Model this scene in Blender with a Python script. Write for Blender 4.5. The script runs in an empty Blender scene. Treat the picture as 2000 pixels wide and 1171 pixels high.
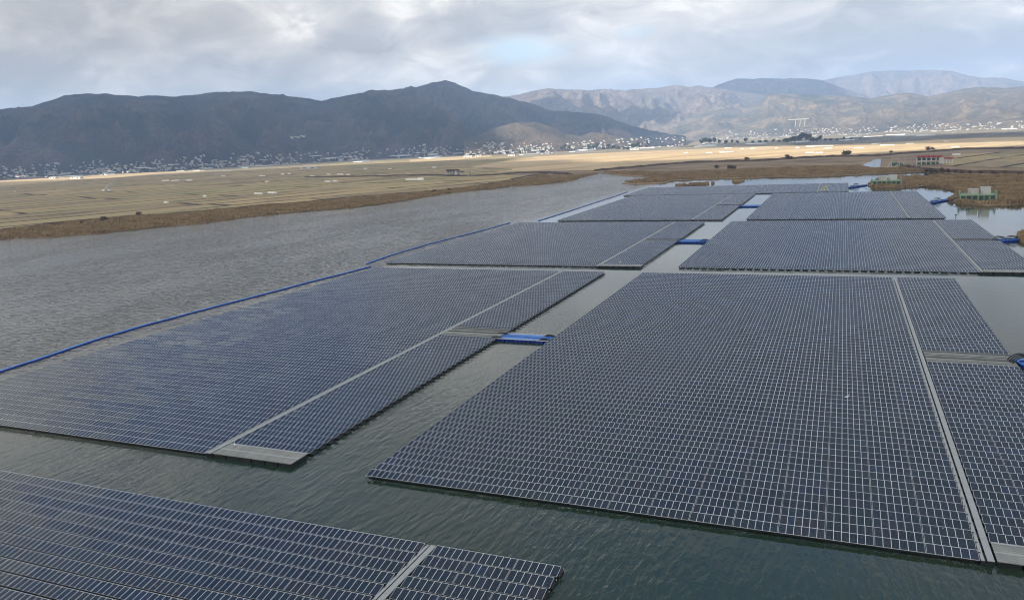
import bpy, math, random
import numpy as np
from mathutils import Vector, Matrix
from mathutils.geometry import tessellate_polygon
R = math.radians
random.seed(7); rng = np.random.default_rng(7)
S = bpy.context.scene
C = S.collection

# ------------------------------------------------------------------ camera
FPX, PITCH, ROLL, YAW, CAMZ = 1532.8, 0.19767, -0.048398, -0.40142, 55.8   # px are those of a 2000 x 1171 frame
CU = Vector((math.cos(YAW), math.sin(YAW))); CV = Vector((-math.sin(YAW), math.cos(YAW)))
def c2g(v):                                   # heading frame -> grid frame (x along the panel rows, y north)
    h = Vector((v[0], v[1])); return Vector((h.dot(CU), h.dot(CV), v[2]))
_f = Vector((0, math.cos(PITCH), -math.sin(PITCH))); _r = Vector((1, 0, 0)); _u = Vector((0, math.sin(PITCH), math.cos(PITCH)))
F3 = c2g(_f); R3 = c2g(_r * math.cos(ROLL) + _u * math.sin(ROLL)); U3 = c2g(-_r * math.sin(ROLL) + _u * math.cos(ROLL))
cam = bpy.data.cameras.new('camera'); co = bpy.data.objects.new('camera', cam); C.objects.link(co)
co.matrix_world = Matrix(((R3.x, U3.x, -F3.x, 0), (R3.y, U3.y, -F3.y, 0), (R3.z, U3.z, -F3.z, CAMZ), (0, 0, 0, 1)))
cam.sensor_width = 36; cam.lens = 36 * FPX / 2000; cam.clip_start = 1; cam.clip_end = 80000
S.camera = co

def ray(px, py): return (F3 * FPX + R3 * (px - 1000) + U3 * (585.5 - py)).normalized()
def at(px, py, z=0.0):
    d = ray(px, py); t = (z - CAMZ) / d.z
    return (d.x * t, d.y * t)
def azel(px, py):
    d = ray(px, py); return math.atan2(d.x, d.y), math.atan2(d.z, math.hypot(d.x, d.y))

# ------------------------------------------------------------------ light, sky, exposure
SUN_EL, SUN_AZ = R(27), R(215)                 # azimuth clockwise from north (+y): the sun stands to the south-south-west
SD = Vector((math.sin(SUN_AZ) * math.cos(SUN_EL), math.cos(SUN_AZ) * math.cos(SUN_EL), math.sin(SUN_EL)))
sun = bpy.data.lights.new('sun', 'SUN'); so = bpy.data.objects.new('sun', sun); C.objects.link(so)
sun.energy = 4.6; sun.angle = R(0.6); sun.color = (1, 0.91, 0.78)
so.rotation_euler = SD.to_track_quat('Z', 'Y').to_euler()

def N(nt, typ, **kw):
    n = nt.nodes.new(typ)
    for k, v in kw.items():
        if k.startswith('i_'):
            key = k[2:]
            key = int(key) if key.isdigit() else key.replace('_', ' ')
            n.inputs[key].default_value = v
        else: setattr(n, k, v)
    return n
def mth(nt, op, a, b=None, c=None, clamp=False):
    n = nt.nodes.new('ShaderNodeMath'); n.operation = op; n.use_clamp = clamp
    for i, v in enumerate((a, b, c)):
        if v is None: continue
        if isinstance(v, (int, float)): n.inputs[i].default_value = v
        else: nt.links.new(v, n.inputs[i])
    return n.outputs[0]
def mixc(nt, f, a, b, typ='MIX'):
    n = nt.nodes.new('ShaderNodeMix'); n.data_type = 'RGBA'; n.blend_type = typ
    for s, v in ((n.inputs[0], f), (n.inputs[6], a), (n.inputs[7], b)):
        if isinstance(v, (int, float)): s.default_value = v
        elif isinstance(v, tuple): s.default_value = (*v, 1) if len(v) == 3 else v
        else: nt.links.new(v, s)
    return n.outputs[2]
def sstep(nt, v, lo, hi):
    n = nt.nodes.new('ShaderNodeMapRange'); n.interpolation_type = 'SMOOTHSTEP'
    nt.links.new(v, n.inputs[0]); n.inputs[1].default_value = lo; n.inputs[2].default_value = hi
    return n.outputs[0]

W = bpy.data.worlds.new('World'); S.world = W; W.use_nodes = True
nt = W.node_tree; nt.nodes.clear()
out = N(nt, 'ShaderNodeOutputWorld'); bg = N(nt, 'ShaderNodeBackground'); bg.inputs[1].default_value = 0.1
sky = N(nt, 'ShaderNodeTexSky', sky_type='NISHITA', sun_disc=False, sun_elevation=SUN_EL, sun_rotation=SUN_AZ)
tc = N(nt, 'ShaderNodeTexCoord'); sep = N(nt, 'ShaderNodeSeparateXYZ'); nt.links.new(tc.outputs['Generated'], sep.inputs[0])
dx, dy, dz = sep.outputs
el = mth(nt, 'ARCSINE', dz); az = mth(nt, 'ARCTAN2', dx, dy)
elc = mth(nt, 'MAXIMUM', dz, 0.0)
k = mth(nt, 'ADD', elc, 0.36)
cv = N(nt, 'ShaderNodeCombineXYZ'); nt.links.new(mth(nt, 'DIVIDE', dx, k), cv.inputs[0]); nt.links.new(mth(nt, 'DIVIDE', dy, k), cv.inputs[1])
def wnoise(scale, detail, rough, dist, off=0.0):
    n = N(nt, 'ShaderNodeTexNoise', i_Scale=scale, i_Detail=detail, i_Roughness=rough, i_Distortion=dist)
    a = N(nt, 'ShaderNodeVectorMath', operation='ADD'); a.inputs[1].default_value = (off, off * 0.7, off * 0.3)
    nt.links.new(cv.outputs[0], a.inputs[0]); nt.links.new(a.outputs[0], n.inputs['Vector'])
    return n.outputs[0]
n1 = wnoise(2.0, 9, 0.55, 0.5, 3.1); n2 = wnoise(6.0, 9, 0.6, 0.6, 11.3); n3 = wnoise(0.35, 3, 0.5, 0, 7.7)
cl = mth(nt, 'ADD', mth(nt, 'MULTIPLY', n1, 0.60), mth(nt, 'MULTIPLY', n2, 0.75)); cl = mth(nt, 'SUBTRACT', cl, 0.175)
cl = mth(nt, 'ADD', cl, mth(nt, 'MULTIPLY', mth(nt, 'SUBTRACT', n3, 0.5), 0.30))
def blob(px, py, ra, re_, wob=0.5):            # a soft patch of the sky around one direction
    a0, e0 = azel(px, py)
    a = mth(nt, 'DIVIDE', mth(nt, 'SUBTRACT', az, a0), R(ra)); e = mth(nt, 'DIVIDE', mth(nt, 'SUBTRACT', el, e0), R(re_))
    d = mth(nt, 'SQRT', mth(nt, 'ADD', mth(nt, 'MULTIPLY', a, a), mth(nt, 'MULTIPLY', e, e)))
    d = mth(nt, 'ADD', d, mth(nt, 'MULTIPLY', mth(nt, 'SUBTRACT', n2, 0.5), wob * 4))
    return mth(nt, 'SUBTRACT', 1.0, sstep(nt, d, 0.25, 1.35))
for px, py, ra, re_, amp in ((120, 60, 13, 4.5, -0.13), (60, 185, 9, 1.6, 0.05), (400, 130, 5, 1.6, 0.10), (585, 50, 3.2, 1.7, 0.13), (500, 20, 6, 1.6, 0.05), (690, 70, 3, 1.4, -0.12),
                             (780, 15, 1.6, 1.6, 0.12), (960, 40, 6, 1.6, -0.12), (1210, 102, 2.4, 0.8, 0.10), (1270, 20, 7, 1.6, 0.06), (1000, 150, 14, 1.6, 0.03),
                             (1450, 100, 9, 2.0, -0.03), (1880, 90, 8, 3.2, -0.07), (1700, 10, 8, 1.3, 0.05), (1980, 8, 3, 1.2, 0.06)):
    cl = mth(nt, 'ADD', cl, mth(nt, 'MULTIPLY', blob(px, py, ra, re_), amp * 1.0))
cr = N(nt, 'ShaderNodeValToRGB'); nt.links.new(cl, cr.inputs[0])
cr.color_ramp.elements[0].position = 0.33; cr.color_ramp.elements[0].color = (2.85, 2.77, 2.64, 1)
cr.color_ramp.elements[1].position = 0.66; cr.color_ramp.elements[1].color = (6.0, 5.7, 5.1, 1)
e = cr.color_ramp.elements.new(0.48); e.color = (3.8, 3.65, 3.4, 1)
e = cr.color_ramp.elements.new(0.57); e.color = (4.6, 4.35, 3.95, 1)
hole = mth(nt, 'ADD', blob(1015, 98, 3.4, 1.0, 0.35), mth(nt, 'MULTIPLY', blob(1240, 62, 1.5, 0.5, 0.4), 0.4), clamp=True)
blue = mixc(nt, 0.72, sky.outputs[0], (4.3, 5.2, 5.7))
cc = mixc(nt, mth(nt, 'MULTIPLY', hole, 0.9), cr.outputs[0], blue)
gap = mth(nt, 'ADD', sstep(nt, mth(nt, 'ADD', n1, mth(nt, 'MULTIPLY', n3, 0.5)), 0.66, 0.88), 0.45, clamp=True)   # higher up the cloud breaks and the blue shows
gap = mth(nt, 'MULTIPLY', mth(nt, 'MULTIPLY', gap, sstep(nt, dz, 0.30, 0.50)), sstep(nt, dy, -0.05, 0.35))
cc = mixc(nt, mth(nt, 'MULTIPLY', gap, 0.95), cc, mixc(nt, 1.0, sky.outputs[0], (0.9, 1.0, 1.2), 'MULTIPLY'))
lit = mth(nt, 'ADD', 1.0, mth(nt, 'MULTIPLY', mth(nt, 'SUBTRACT', 1.0, sstep(nt, dy, -0.6, 0.25)), 0.75))   # cloud on the sun's side, out of view, brightened to raise ambient light
vm = N(nt, 'ShaderNodeVectorMath', operation='SCALE'); nt.links.new(cc, vm.inputs[0]); nt.links.new(lit, vm.inputs['Scale'])
nt.links.new(vm.outputs[0], bg.inputs[0]); nt.links.new(bg.outputs[0], out.inputs[0])

S.view_settings.view_transform = 'Standard'; S.view_settings.look = 'None'; S.view_settings.exposure = 1.12; S.view_settings.gamma = 1
S.render.engine = 'CYCLES'; cy = S.cycles
cy.use_denoising = True; cy.denoiser = 'OPENIMAGEDENOISE'
cy.max_bounces = 6; cy.diffuse_bounces = 3; cy.glossy_bounces = 3; cy.transmission_bounces = 2; cy.volume_bounces = 1; cy.transparent_max_bounces = 4
cy.caustics_reflective = False; cy.caustics_refractive = False; cy.use_adaptive_sampling = True; cy.adaptive_threshold = 0.005
cy.pixel_filter_type = 'BLACKMAN_HARRIS'; cy.filter_width = 1.1

# ------------------------------------------------------------------ helpers
def tag(o, label=None, cat=None, group=None, kind=None):
    for k_, v in (('label', label), ('category', cat), ('group', group), ('kind', kind)):
        if v: o[k_] = v
    return o
def empty(name, loc=(0, 0, 0), rz=0, **kw):
    o = bpy.data.objects.new(name, None); C.objects.link(o); o.location = loc; o.rotation_euler.z = rz
    return tag(o, **kw)
def link(name, me, parent=None, **kw):
    o = bpy.data.objects.new(name, me); C.objects.link(o)
    if parent: o.parent = parent
    return tag(o, **kw)
class MB:
    def __init__(s): s.v = []; s.f = []; s.m = []
    def poly(s, pts, m=0):
        n = len(s.v); s.v += [tuple(p) for p in pts]; s.f.append(tuple(range(n, n + len(pts)))); s.m.append(m)
    def box(s, x0, x1, y0, y1, z0, z1, m=0):
        n = len(s.v)
        s.v += [(x0, y0, z0), (x1, y0, z0), (x1, y1, z0), (x0, y1, z0), (x0, y0, z1), (x1, y0, z1), (x1, y1, z1), (x0, y1, z1)]
        for f in ((0, 3, 2, 1), (4, 5, 6, 7), (0, 1, 5, 4), (1, 2, 6, 5), (2, 3, 7, 6), (3, 0, 4, 7)):
            s.f.append(tuple(n + i for i in f)); s.m.append(m)
    def tube(s, pts, r, k=6, m=0, r2=None):
        P = [Vector(p) for p in pts]; n0 = len(s.v); L = len(P)
        for i, p in enumerate(P):
            d = (P[min(i + 1, L - 1)] - P[max(i - 1, 0)]).normalized()
            a = d.cross(Vector((0, 0, 1)))
            if a.length < 1e-3: a = Vector((1, 0, 0))
            a.normalize(); b = d.cross(a)
            rr = r if r2 is None else r + (r2 - r) * i / (L - 1)
            for j in range(k):
                t = 2 * math.pi * j / k; s.v.append(tuple(p + (a * math.cos(t) + b * math.sin(t)) * rr))
        for i in range(L - 1):
            for j in range(k):
                s.f.append((n0 + i * k + j, n0 + i * k + (j + 1) % k, n0 + (i + 1) * k + (j + 1) % k, n0 + (i + 1) * k + j)); s.m.append(m)
        s.f.append(tuple(n0 + j for j in reversed(range(k)))); s.m.append(m)
        s.f.append(tuple(n0 + (L - 1) * k + j for j in range(k))); s.m.append(m)
    def ell(s, c, r, m=0, a=8, b=5):
        n0 = len(s.v)
        for i in range(b + 1):
            t = math.pi * i / b
            for j in range(a):
                p = 2 * math.pi * j / a
                s.v.append((c[0] + r[0] * math.sin(t) * math.cos(p), c[1] + r[1] * math.sin(t) * math.sin(p), c[2] + r[2] * math.cos(t)))
        for i in range(b):
            for j in range(a):
                s.f.append((n0 + i * a + j, n0 + (i + 1) * a + j, n0 + (i + 1) * a + (j + 1) % a, n0 + i * a + (j + 1) % a)); s.m.append(m)
    def mesh(s, name, mats, smooth=False):
        me = bpy.data.meshes.new(name); me.from_pydata(s.v, [], s.f)
        for m in mats: me.materials.append(m)
        me.polygons.foreach_set('material_index', s.m)
        if smooth: me.polygons.foreach_set('use_smooth', [True] * len(s.f))
        me.update(); return me
    def obj(s, name, mats, parent=None, smooth=False, **kw): return link(name, s.mesh(name, mats, smooth), parent, **kw)

def npmesh(name, V, Q, mats, smooth=False, midx=None):
    me = bpy.data.meshes.new(name); k_ = Q.shape[1]
    me.vertices.add(len(V)); me.vertices.foreach_set('co', np.ascontiguousarray(V, np.float32).ravel())
    me.loops.add(Q.size); me.loops.foreach_set('vertex_index', np.ascontiguousarray(Q, np.int32).ravel())
    me.polygons.add(len(Q)); me.polygons.foreach_set('loop_start', np.arange(0, Q.size, k_, dtype=np.int32))
    try: me.polygons.foreach_set('loop_total', np.full(len(Q), k_, np.int32))
    except Exception: pass
    for m in mats: me.materials.append(m)
    if midx is not None: me.polygons.foreach_set('material_index', midx.astype(np.int32))
    me.update(calc_edges=True); me.validate()
    if smooth: me.polygons.foreach_set('use_smooth', np.ones(len(me.polygons), bool))
    return me
def copy_tree(o, parent=None):
    c = o.copy(); C.objects.link(c)
    if parent: c.parent = parent
    for ch in [x for x in KIDS.get(o.name, [])]: copy_tree(ch, c)
    return c
KIDS = {}
def freeze(o):
    for ch in o.children: KIDS.setdefault(o.name, []).append(ch); freeze(ch)
    return o
# numpy gradient noise
_perm = rng.permutation(512); _ga = rng.uniform(0, 2 * math.pi, 512)
def pn(x, y, s=0):
    x = np.asarray(x, float); y = np.asarray(y, float)
    xi = np.floor(x).astype(int); yi = np.floor(y).astype(int); fx = x - xi; fy = y - yi
    def g(i, j, a, b):
        h = _ga[_perm[(_perm[(i + s * 17) & 511] + j) & 511]]; return np.cos(h) * a + np.sin(h) * b
    u = fx * fx * fx * (fx * (fx * 6 - 15) + 10); v = fy * fy * fy * (fy * (fy * 6 - 15) + 10)
    a = g(xi, yi, fx, fy); b = g(xi + 1, yi, fx - 1, fy); c = g(xi, yi + 1, fx, fy - 1); d = g(xi + 1, yi + 1, fx - 1, fy - 1)
    return ((a + (b - a) * u) + ((c + (d - c) * u) - (a + (b - a) * u)) * v) * 1.5
def fbm(x, y, o=4, s=0):
    t = 0; a = 1
    for i in range(o): t = t + a * pn(x * 2 ** i, y * 2 ** i, s + i); a *= 0.5
    return t
def ridged(x, y, o=4, s=0):
    t = 0; a = 1
    for i in range(o): t = t + a * (1 - 2 * np.abs(pn(x * 2 ** i, y * 2 ** i, s + i))); a *= 0.5
    return t / 1.9

# ------------------------------------------------------------------ materials
MATS = {}
def mat(name, col=(0.5, 0.5, 0.5), rough=0.7, metal=0.0, var=0.12, vscale=0.5, bump=0.0, bscale=2.0, fn=None, spec=0.3):
    m = bpy.data.materials.new(name); m.use_nodes = True; t = m.node_tree
    b = t.nodes['Principled BSDF']; b.inputs['Roughness'].default_value = rough; b.inputs['Metallic'].default_value = metal
    b.inputs['Specular IOR Level'].default_value = spec
    g = N(t, 'ShaderNodeNewGeometry'); pos = g.outputs['Position']
    if fn: fn(t, b, pos)
    else:
        n = N(t, 'ShaderNodeTexNoise', i_Scale=vscale, i_Detail=4.0); t.links.new(pos, n.inputs['Vector'])
        oi = N(t, 'ShaderNodeObjectInfo')
        f = mth(t, 'ADD', mth(t, 'MULTIPLY', n.outputs[0], 1.2), mth(t, 'MULTIPLY', oi.outputs['Random'], 0.5))
        lo = tuple(c * (1 - var) for c in col); hi = tuple(min(1, c * (1 + var)) for c in col)
        t.links.new(mixc(t, mth(t, 'SUBTRACT', f, 0.35, clamp=True), lo, hi), b.inputs['Base Color'])
        if bump:
            n2_ = N(t, 'ShaderNodeTexNoise', i_Scale=bscale, i_Detail=3.0); t.links.new(pos, n2_.inputs['Vector'])
            bp = N(t, 'ShaderNodeBump'); bp.inputs['Distance'].default_value = bump; t.links.new(n2_.outputs[0], bp.inputs['Height']); t.links.new(bp.outputs[0], b.inputs['Normal'])
    MATS[name] = m; return m
def noise(t, pos, scale, detail=4, rough=0.55, vec=None, rot=0.0, dist=0.0):
    mp = N(t, 'ShaderNodeMapping'); mp.inputs['Scale'].default_value = vec or (1, 1, 1); mp.inputs['Rotation'].default_value = (0, 0, rot)
    t.links.new(pos, mp.inputs[0])
    n = N(t, 'ShaderNodeTexNoise', i_Scale=scale, i_Detail=detail, i_Roughness=rough, i_Distortion=dist); t.links.new(mp.outputs[0], n.inputs['Vector'])
    return n.outputs[0]
def ramp(t, f, pts):
    n = N(t, 'ShaderNodeValToRGB'); t.links.new(f, n.inputs[0]); cr_ = n.color_ramp
    cr_.elements[0].position = pts[0][0]; cr_.elements[0].color = (*pts[0][1], 1)
    cr_.elements[1].position = pts[-1][0]; cr_.elements[1].color = (*pts[-1][1], 1)
    for p, c in pts[1:-1]: e_ = cr_.elements.new(p); e_.color = (*c, 1)
    return n.outputs[0]

def glass_fn(t, b, pos):
    tcn = N(t, 'ShaderNodeTexCoord'); sp = N(t, 'ShaderNodeSeparateXYZ'); t.links.new(tcn.outputs['Object'], sp.inputs[0])
    oi = N(t, 'ShaderNodeObjectInfo')
    tb = mth(t, 'FLOOR', mth(t, 'DIVIDE', sp.outputs[0], 6.15))
    md = mth(t, 'FLOOR', mth(t, 'DIVIDE', mth(t, 'SUBTRACT', sp.outputs[0], mth(t, 'MULTIPLY', tb, 6.15)), 1.005))
    def wn(x, s):
        c = N(t, 'ShaderNodeCombineXYZ'); t.links.new(x, c.inputs[0]); t.links.new(mth(t, 'MULTIPLY', oi.outputs['Random'], s), c.inputs[1])
        w = N(t, 'ShaderNodeTexWhiteNoise', noise_dimensions='2D'); t.links.new(c.outputs[0], w.inputs[0]); return w.outputs[0]
    a = wn(tb, 777.0); c_ = wn(mth(t, 'ADD', mth(t, 'MULTIPLY', tb, 6), md), 333.0)
    cl_ = noise(t, pos, 0.035, 3)
    f = mth(t, 'ADD', mth(t, 'MULTIPLY', a, 0.45), mth(t, 'MULTIPLY', c_, 0.35)); f = mth(t, 'ADD', f, mth(t, 'MULTIPLY', cl_, 0.3))
    col = ramp(t, f, [(0.15, (0.005, 0.015, 0.021)), (0.40, (0.008, 0.012, 0.018)), (0.58, (0.005, 0.012, 0.027)), (0.72, (0.013, 0.012, 0.018)), (0.92, (0.008, 0.017, 0.045))])
    # cell strings: fine darker and lighter stripes down each module, a thin line between the cells
    st = mth(t, 'FRACT', mth(t, 'MULTIPLY', mth(t, 'SUBTRACT', sp.outputs[0], mth(t, 'MULTIPLY', tb, 6.15)), 6.0 / 1.005))
    sl = mth(t, 'GREATER_THAN', mth(t, 'ABSOLUTE', mth(t, 'SUBTRACT', st, 0.5)), 0.44)
    col = mixc(t, mth(t, 'MULTIPLY', sl, 0.55), col, (0.10, 0.11, 0.13))
    sp2 = N(t, 'ShaderNodeSeparateXYZ'); t.links.new(pos, sp2.inputs[0])
    dirt = noise(t, pos, 0.9, 4)
    col = mixc(t, mth(t, 'MULTIPLY', sstep(t, dirt, 0.5, 0.8), 0.08), col, (0.25, 0.24, 0.22))
    vo = N(t, 'ShaderNodeTexVoronoi', i_Scale=1.1); t.links.new(pos, vo.inputs['Vector'])
    clus = sstep(t, noise(t, pos, 0.05, 2), 0.60, 0.68)
    drop = mth(t, 'MULTIPLY', mth(t, 'LESS_THAN', vo.outputs['Distance'], 0.10), clus)
    col = mixc(t, mth(t, 'MULTIPLY', drop, 0.7), col, (0.5, 0.5, 0.48))
    t.links.new(col, b.inputs['Base Color'])
    nv = N(t, 'ShaderNodeCombineXYZ'); t.links.new(mth(t, 'MULTIPLY', mth(t, 'SUBTRACT', a, 0.5), 0.05), nv.inputs[0]); t.links.new(mth(t, 'MULTIPLY', mth(t, 'SUBTRACT', wn(tb, 91.0), 0.5), 0.07), nv.inputs[1])
    ge = N(t, 'ShaderNodeNewGeometry'); va = N(t, 'ShaderNodeVectorMath', operation='ADD'); vn = N(t, 'ShaderNodeVectorMath', operation='NORMALIZE')
    t.links.new(ge.outputs['Normal'], va.inputs[0]); t.links.new(nv.outputs[0], va.inputs[1]); t.links.new(va.outputs[0], vn.inputs[0]); t.links.new(vn.outputs[0], b.inputs['Normal'])
    b.inputs['IOR'].default_value = 1.5; b.inputs['Specular Tint'].default_value = (0.55, 0.85, 1.0, 1); b.inputs['Specular IOR Level'].default_value = 0.5
    t.links.new(mth(t, 'ADD', 0.14, mth(t, 'MULTIPLY', c_, 0.10)), b.inputs['Roughness'])
M_glass = mat('panel_glass', rough=0.15, fn=glass_fn)
M_alu = mat('aluminium_frame', (0.64, 0.68, 0.70), 0.45, 0.0, 0.08, 0.3, spec=0.5)
M_steel = mat('galvanised_steel', (0.30, 0.32, 0.33), 0.5, 0.0, 0.15, 0.7, spec=0.5)
M_back = mat('backsheet_and_lip_shade', (0.08, 0.08, 0.085), 0.8)
M_float = mat('black_float', (0.018, 0.019, 0.021), 0.5, 0, 0.3, 0.4)
M_grate = mat('walkway_grating', (0.33, 0.36, 0.365), 0.65, 0, 0.14, 0.9, bump=0.01, bscale=9)
def deck_fn(t, b, pos):
    sp = N(t, 'ShaderNodeSeparateXYZ'); t.links.new(pos, sp.inputs[0])
    rib = mth(t, 'FRACT', mth(t, 'MULTIPLY', sp.outputs[1], 2.2)); gr = mth(t, 'LESS_THAN', rib, 0.28)
    n = noise(t, pos, 0.6, 5); n_ = noise(t, pos, 4, 3)
    col = ramp(t, n, [(0.3, (0.20, 0.22, 0.205)), (0.55, (0.27, 0.28, 0.265)), (0.75, (0.34, 0.34, 0.32))])
    col = mixc(t, mth(t, 'MULTIPLY', gr, 0.55), col, (0.09, 0.10, 0.10)); col = mixc(t, mth(t, 'MULTIPLY', sstep(t, n_, 0.6, 0.8), 0.4), col, (0.14, 0.14, 0.12))
    t.links.new(col, b.inputs['Base Color'])
M_deck = mat('deck_planks', rough=0.7, fn=deck_fn)
M_blue = mat('blue_deck', (0.03, 0.17, 0.56), 0.45, 0, 0.15, 0.4, spec=0.4)
M_fblue = mat('faded_blue_boom', (0.09, 0.25, 0.62), 0.6, 0, 0.35, 0.25)
M_dblue = mat('dark_blue_float', (0.008, 0.03, 0.22), 0.5, 0, 0.25, 0.5)
M_cable = mat('black_cable', (0.015, 0.015, 0.018), 0.6)
M_white = mat('white_paint', (0.52, 0.51, 0.48), 0.6, 0, 0.10, 0.2)
M_cream = mat('cream_wall', (0.44, 0.42, 0.37), 0.8, 0, 0.18, 0.15)
M_concrete = mat('concrete', (0.36, 0.35, 0.32), 0.85, 0, 0.2, 0.3)
M_green = mat('mint_green_paint', (0.25, 0.42, 0.30), 0.55, 0, 0.12, 0.4)
M_dkgreen = mat('dark_green_equipment', (0.05, 0.12, 0.09), 0.5)
M_red = mat('red_roof_tiles', (0.24, 0.05, 0.045), 0.7, 0, 0.2, 0.4)
M_brownroof = mat('brown_roof', (0.13, 0.08, 0.06), 0.8)
M_blueroof = mat('blue_roof', (0.10, 0.20, 0.34), 0.6)
M_greyroof = mat('grey_roof', (0.30, 0.31, 0.33), 0.7)
M_paleroof = mat('pale_roof', (0.38, 0.40, 0.41), 0.6)
M_win = mat('window_dark', (0.04, 0.05, 0.06), 0.2, spec=0.5)
M_vinyl = mat('greenhouse_film', (0.55, 0.58, 0.58), 0.35, 0, 0.15, 0.1, spec=0.5)
M_straw = mat('white_bale_wrap', (0.78, 0.77, 0.72), 0.5)
M_yellow = mat('yellow_paint', (0.55, 0.48, 0.12), 0.6)
M_feather = mat('white_feather', (0.80, 0.79, 0.76), 0.8)
M_bark = mat('bark', (0.09, 0.075, 0.06), 0.9)
def leaf_fn(c1, c2, c3):
    def fn(t, b, pos):
        n = noise(t, pos, 0.35, 4); t.links.new(ramp(t, n, [(0.3, c1), (0.5, c2), (0.7, c3)]), b.inputs['Base Color'])
    return fn
M_pine = mat('evergreen_leaves', rough=0.85, fn=leaf_fn((0.022, 0.032, 0.022), (0.035, 0.05, 0.03), (0.055, 0.065, 0.04)))
M_twig = mat('bare_twigs', rough=0.9, fn=leaf_fn((0.09, 0.065, 0.045), (0.14, 0.10, 0.07), (0.18, 0.13, 0.085)))
def reed_fn(t, b, pos):
    n = noise(t, pos, 0.05, 5, 0.65); n_ = noise(t, pos, 0.9, 3); sp = N(t, 'ShaderNodeSeparateXYZ'); t.links.new(pos, sp.inputs[0])
    col = ramp(t, n, [(0.3, (0.10, 0.075, 0.048)), (0.42, (0.20, 0.148, 0.085)), (0.52, (0.27, 0.205, 0.12)), (0.6, (0.38, 0.295, 0.175)), (0.72, (0.21, 0.185, 0.10))])
    col = mixc(t, mth(t, 'MULTIPLY', n_, 0.8), col, (0.36, 0.26, 0.15))
    t.links.new(col, b.inputs['Base Color'])
M_reed = mat('dry_reeds', rough=0.9, fn=reed_fn)
def marsh_fn(t, b, pos):
    n = noise(t, pos, 0.012, 6, 0.6); n_ = noise(t, pos, 0.12, 5, 0.65); n3_ = noise(t, pos, 0.004, 3)
    col = ramp(t, n, [(0.32, (0.13, 0.10, 0.066)), (0.45, (0.20, 0.145, 0.09)), (0.55, (0.26, 0.19, 0.115)), (0.68, (0.32, 0.25, 0.155))])
    col = mixc(t, mth(t, 'MULTIPLY', sstep(t, n_, 0.45, 0.75), 0.5), col, (0.11, 0.08, 0.05))
    far = ramp(t, noise(t, pos, 0.006, 6, 0.6), [(0.3, (0.12, 0.11, 0.075)), (0.5, (0.22, 0.19, 0.13)), (0.7, (0.33, 0.27, 0.18))])
    ln = N(t, 'ShaderNodeVectorMath', operation='LENGTH'); t.links.new(pos, ln.inputs[0])
    col = mixc(t, sstep(t, ln.outputs['Value'], 1300, 2000), col, far)
    t.links.new(col, b.inputs['Base Color'])
    bp = N(t, 'ShaderNodeBump'); bp.inputs['Distance'].default_value = 1.2; t.links.new(n_, bp.inputs['Height']); t.links.new(bp.outputs[0], b.inputs['Normal'])
M_marsh = mat('marsh_ground', rough=0.95, fn=marsh_fn)
def field_fn(rot, rw, rh, pal, bund, seed=0.0, bundw=0.02):
    def fn(t, b, pos):
        mp = N(t, 'ShaderNodeMapping'); mp.inputs['Rotation'].default_value = (0, 0, rot); mp.inputs['Location'].default_value = (seed, seed, 0)
        t.links.new(pos, mp.inputs[0])
        w = noise(t, pos, 0.003, 2); wv = N(t, 'ShaderNodeVectorMath', operation='ADD'); t.links.new(mp.outputs[0], wv.inputs[0])
        cb = N(t, 'ShaderNodeCombineXYZ'); t.links.new(mth(t, 'MULTIPLY', w, 30), cb.inputs[1]); t.links.new(cb.outputs[0], wv.inputs[1])
        br = N(t, 'ShaderNodeTexBrick'); t.links.new(wv.outputs[0], br.inputs['Vector'])
        br.inputs['Color1'].default_value = (0, 0, 0, 1); br.inputs['Color2'].default_value = (1, 1, 1, 1); br.inputs['Mortar'].default_value = (0.5, 0.5, 0.5, 1)
        br.inputs['Scale'].default_value = 1; br.inputs['Brick Width'].default_value = rw; br.inputs['Row Height'].default_value = rh
        br.inputs['Mortar Size'].default_value = rh * bundw; br.inputs['Mortar Smooth'].default_value = 0.3; br.offset = 0.37; br.squash = 1.6; br.squash_frequency = 3
        n = noise(t, pos, 0.02, 5, 0.6, (1, 0.25, 1), rot); n_ = noise(t, pos, 0.25, 4, 0.6)
        f = mth(t, 'ADD', mth(t, 'MULTIPLY', br.outputs[0], 0.75), mth(t, 'MULTIPLY', n, 0.5)); f = mth(t, 'ADD', mth(t, 'SUBTRACT', f, 0.12), mth(t, 'MULTIPLY', mth(t, 'SUBTRACT', n_, 0.5), 0.35))
        col = ramp(t, f, pal)
        sp = N(t, 'ShaderNodeSeparateXYZ'); t.links.new(wv.outputs[0], sp.inputs[0])
        
        brk = noise(t, pos, 0.008, 3)
        fm = mth(t, 'MULTIPLY', br.outputs['Fac'], mth(t, 'ADD', 0.35, mth(t, 'MULTIPLY', sstep(t, brk, 0.4, 0.55), 0.75)))
        col = mixc(t, fm, col, bund)
        t.links.new(col, b.inputs['Base Color'])
        bp = N(t, 'ShaderNodeBump'); bp.inputs['Distance'].default_value = 0.3; t.links.new(n_, bp.inputs['Height']); t.links.new(bp.outputs[0], b.inputs['Normal'])
    return fn
M_paddy = mat('paddy_field', rough=0.95, fn=field_fn(R(-66), 260, 66, [(0.08, (0.17, 0.135, 0.085)), (0.25, (0.40, 0.30, 0.155)), (0.38, (0.21, 0.20, 0.095)), (0.50, (0.46, 0.345, 0.175)), (0.62, (0.22, 0.18, 0.115)), (0.76, (0.38, 0.30, 0.155)), (0.92, (0.25, 0.245, 0.11))], (0.04, 0.03, 0.02), 40, 0.085))
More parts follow.
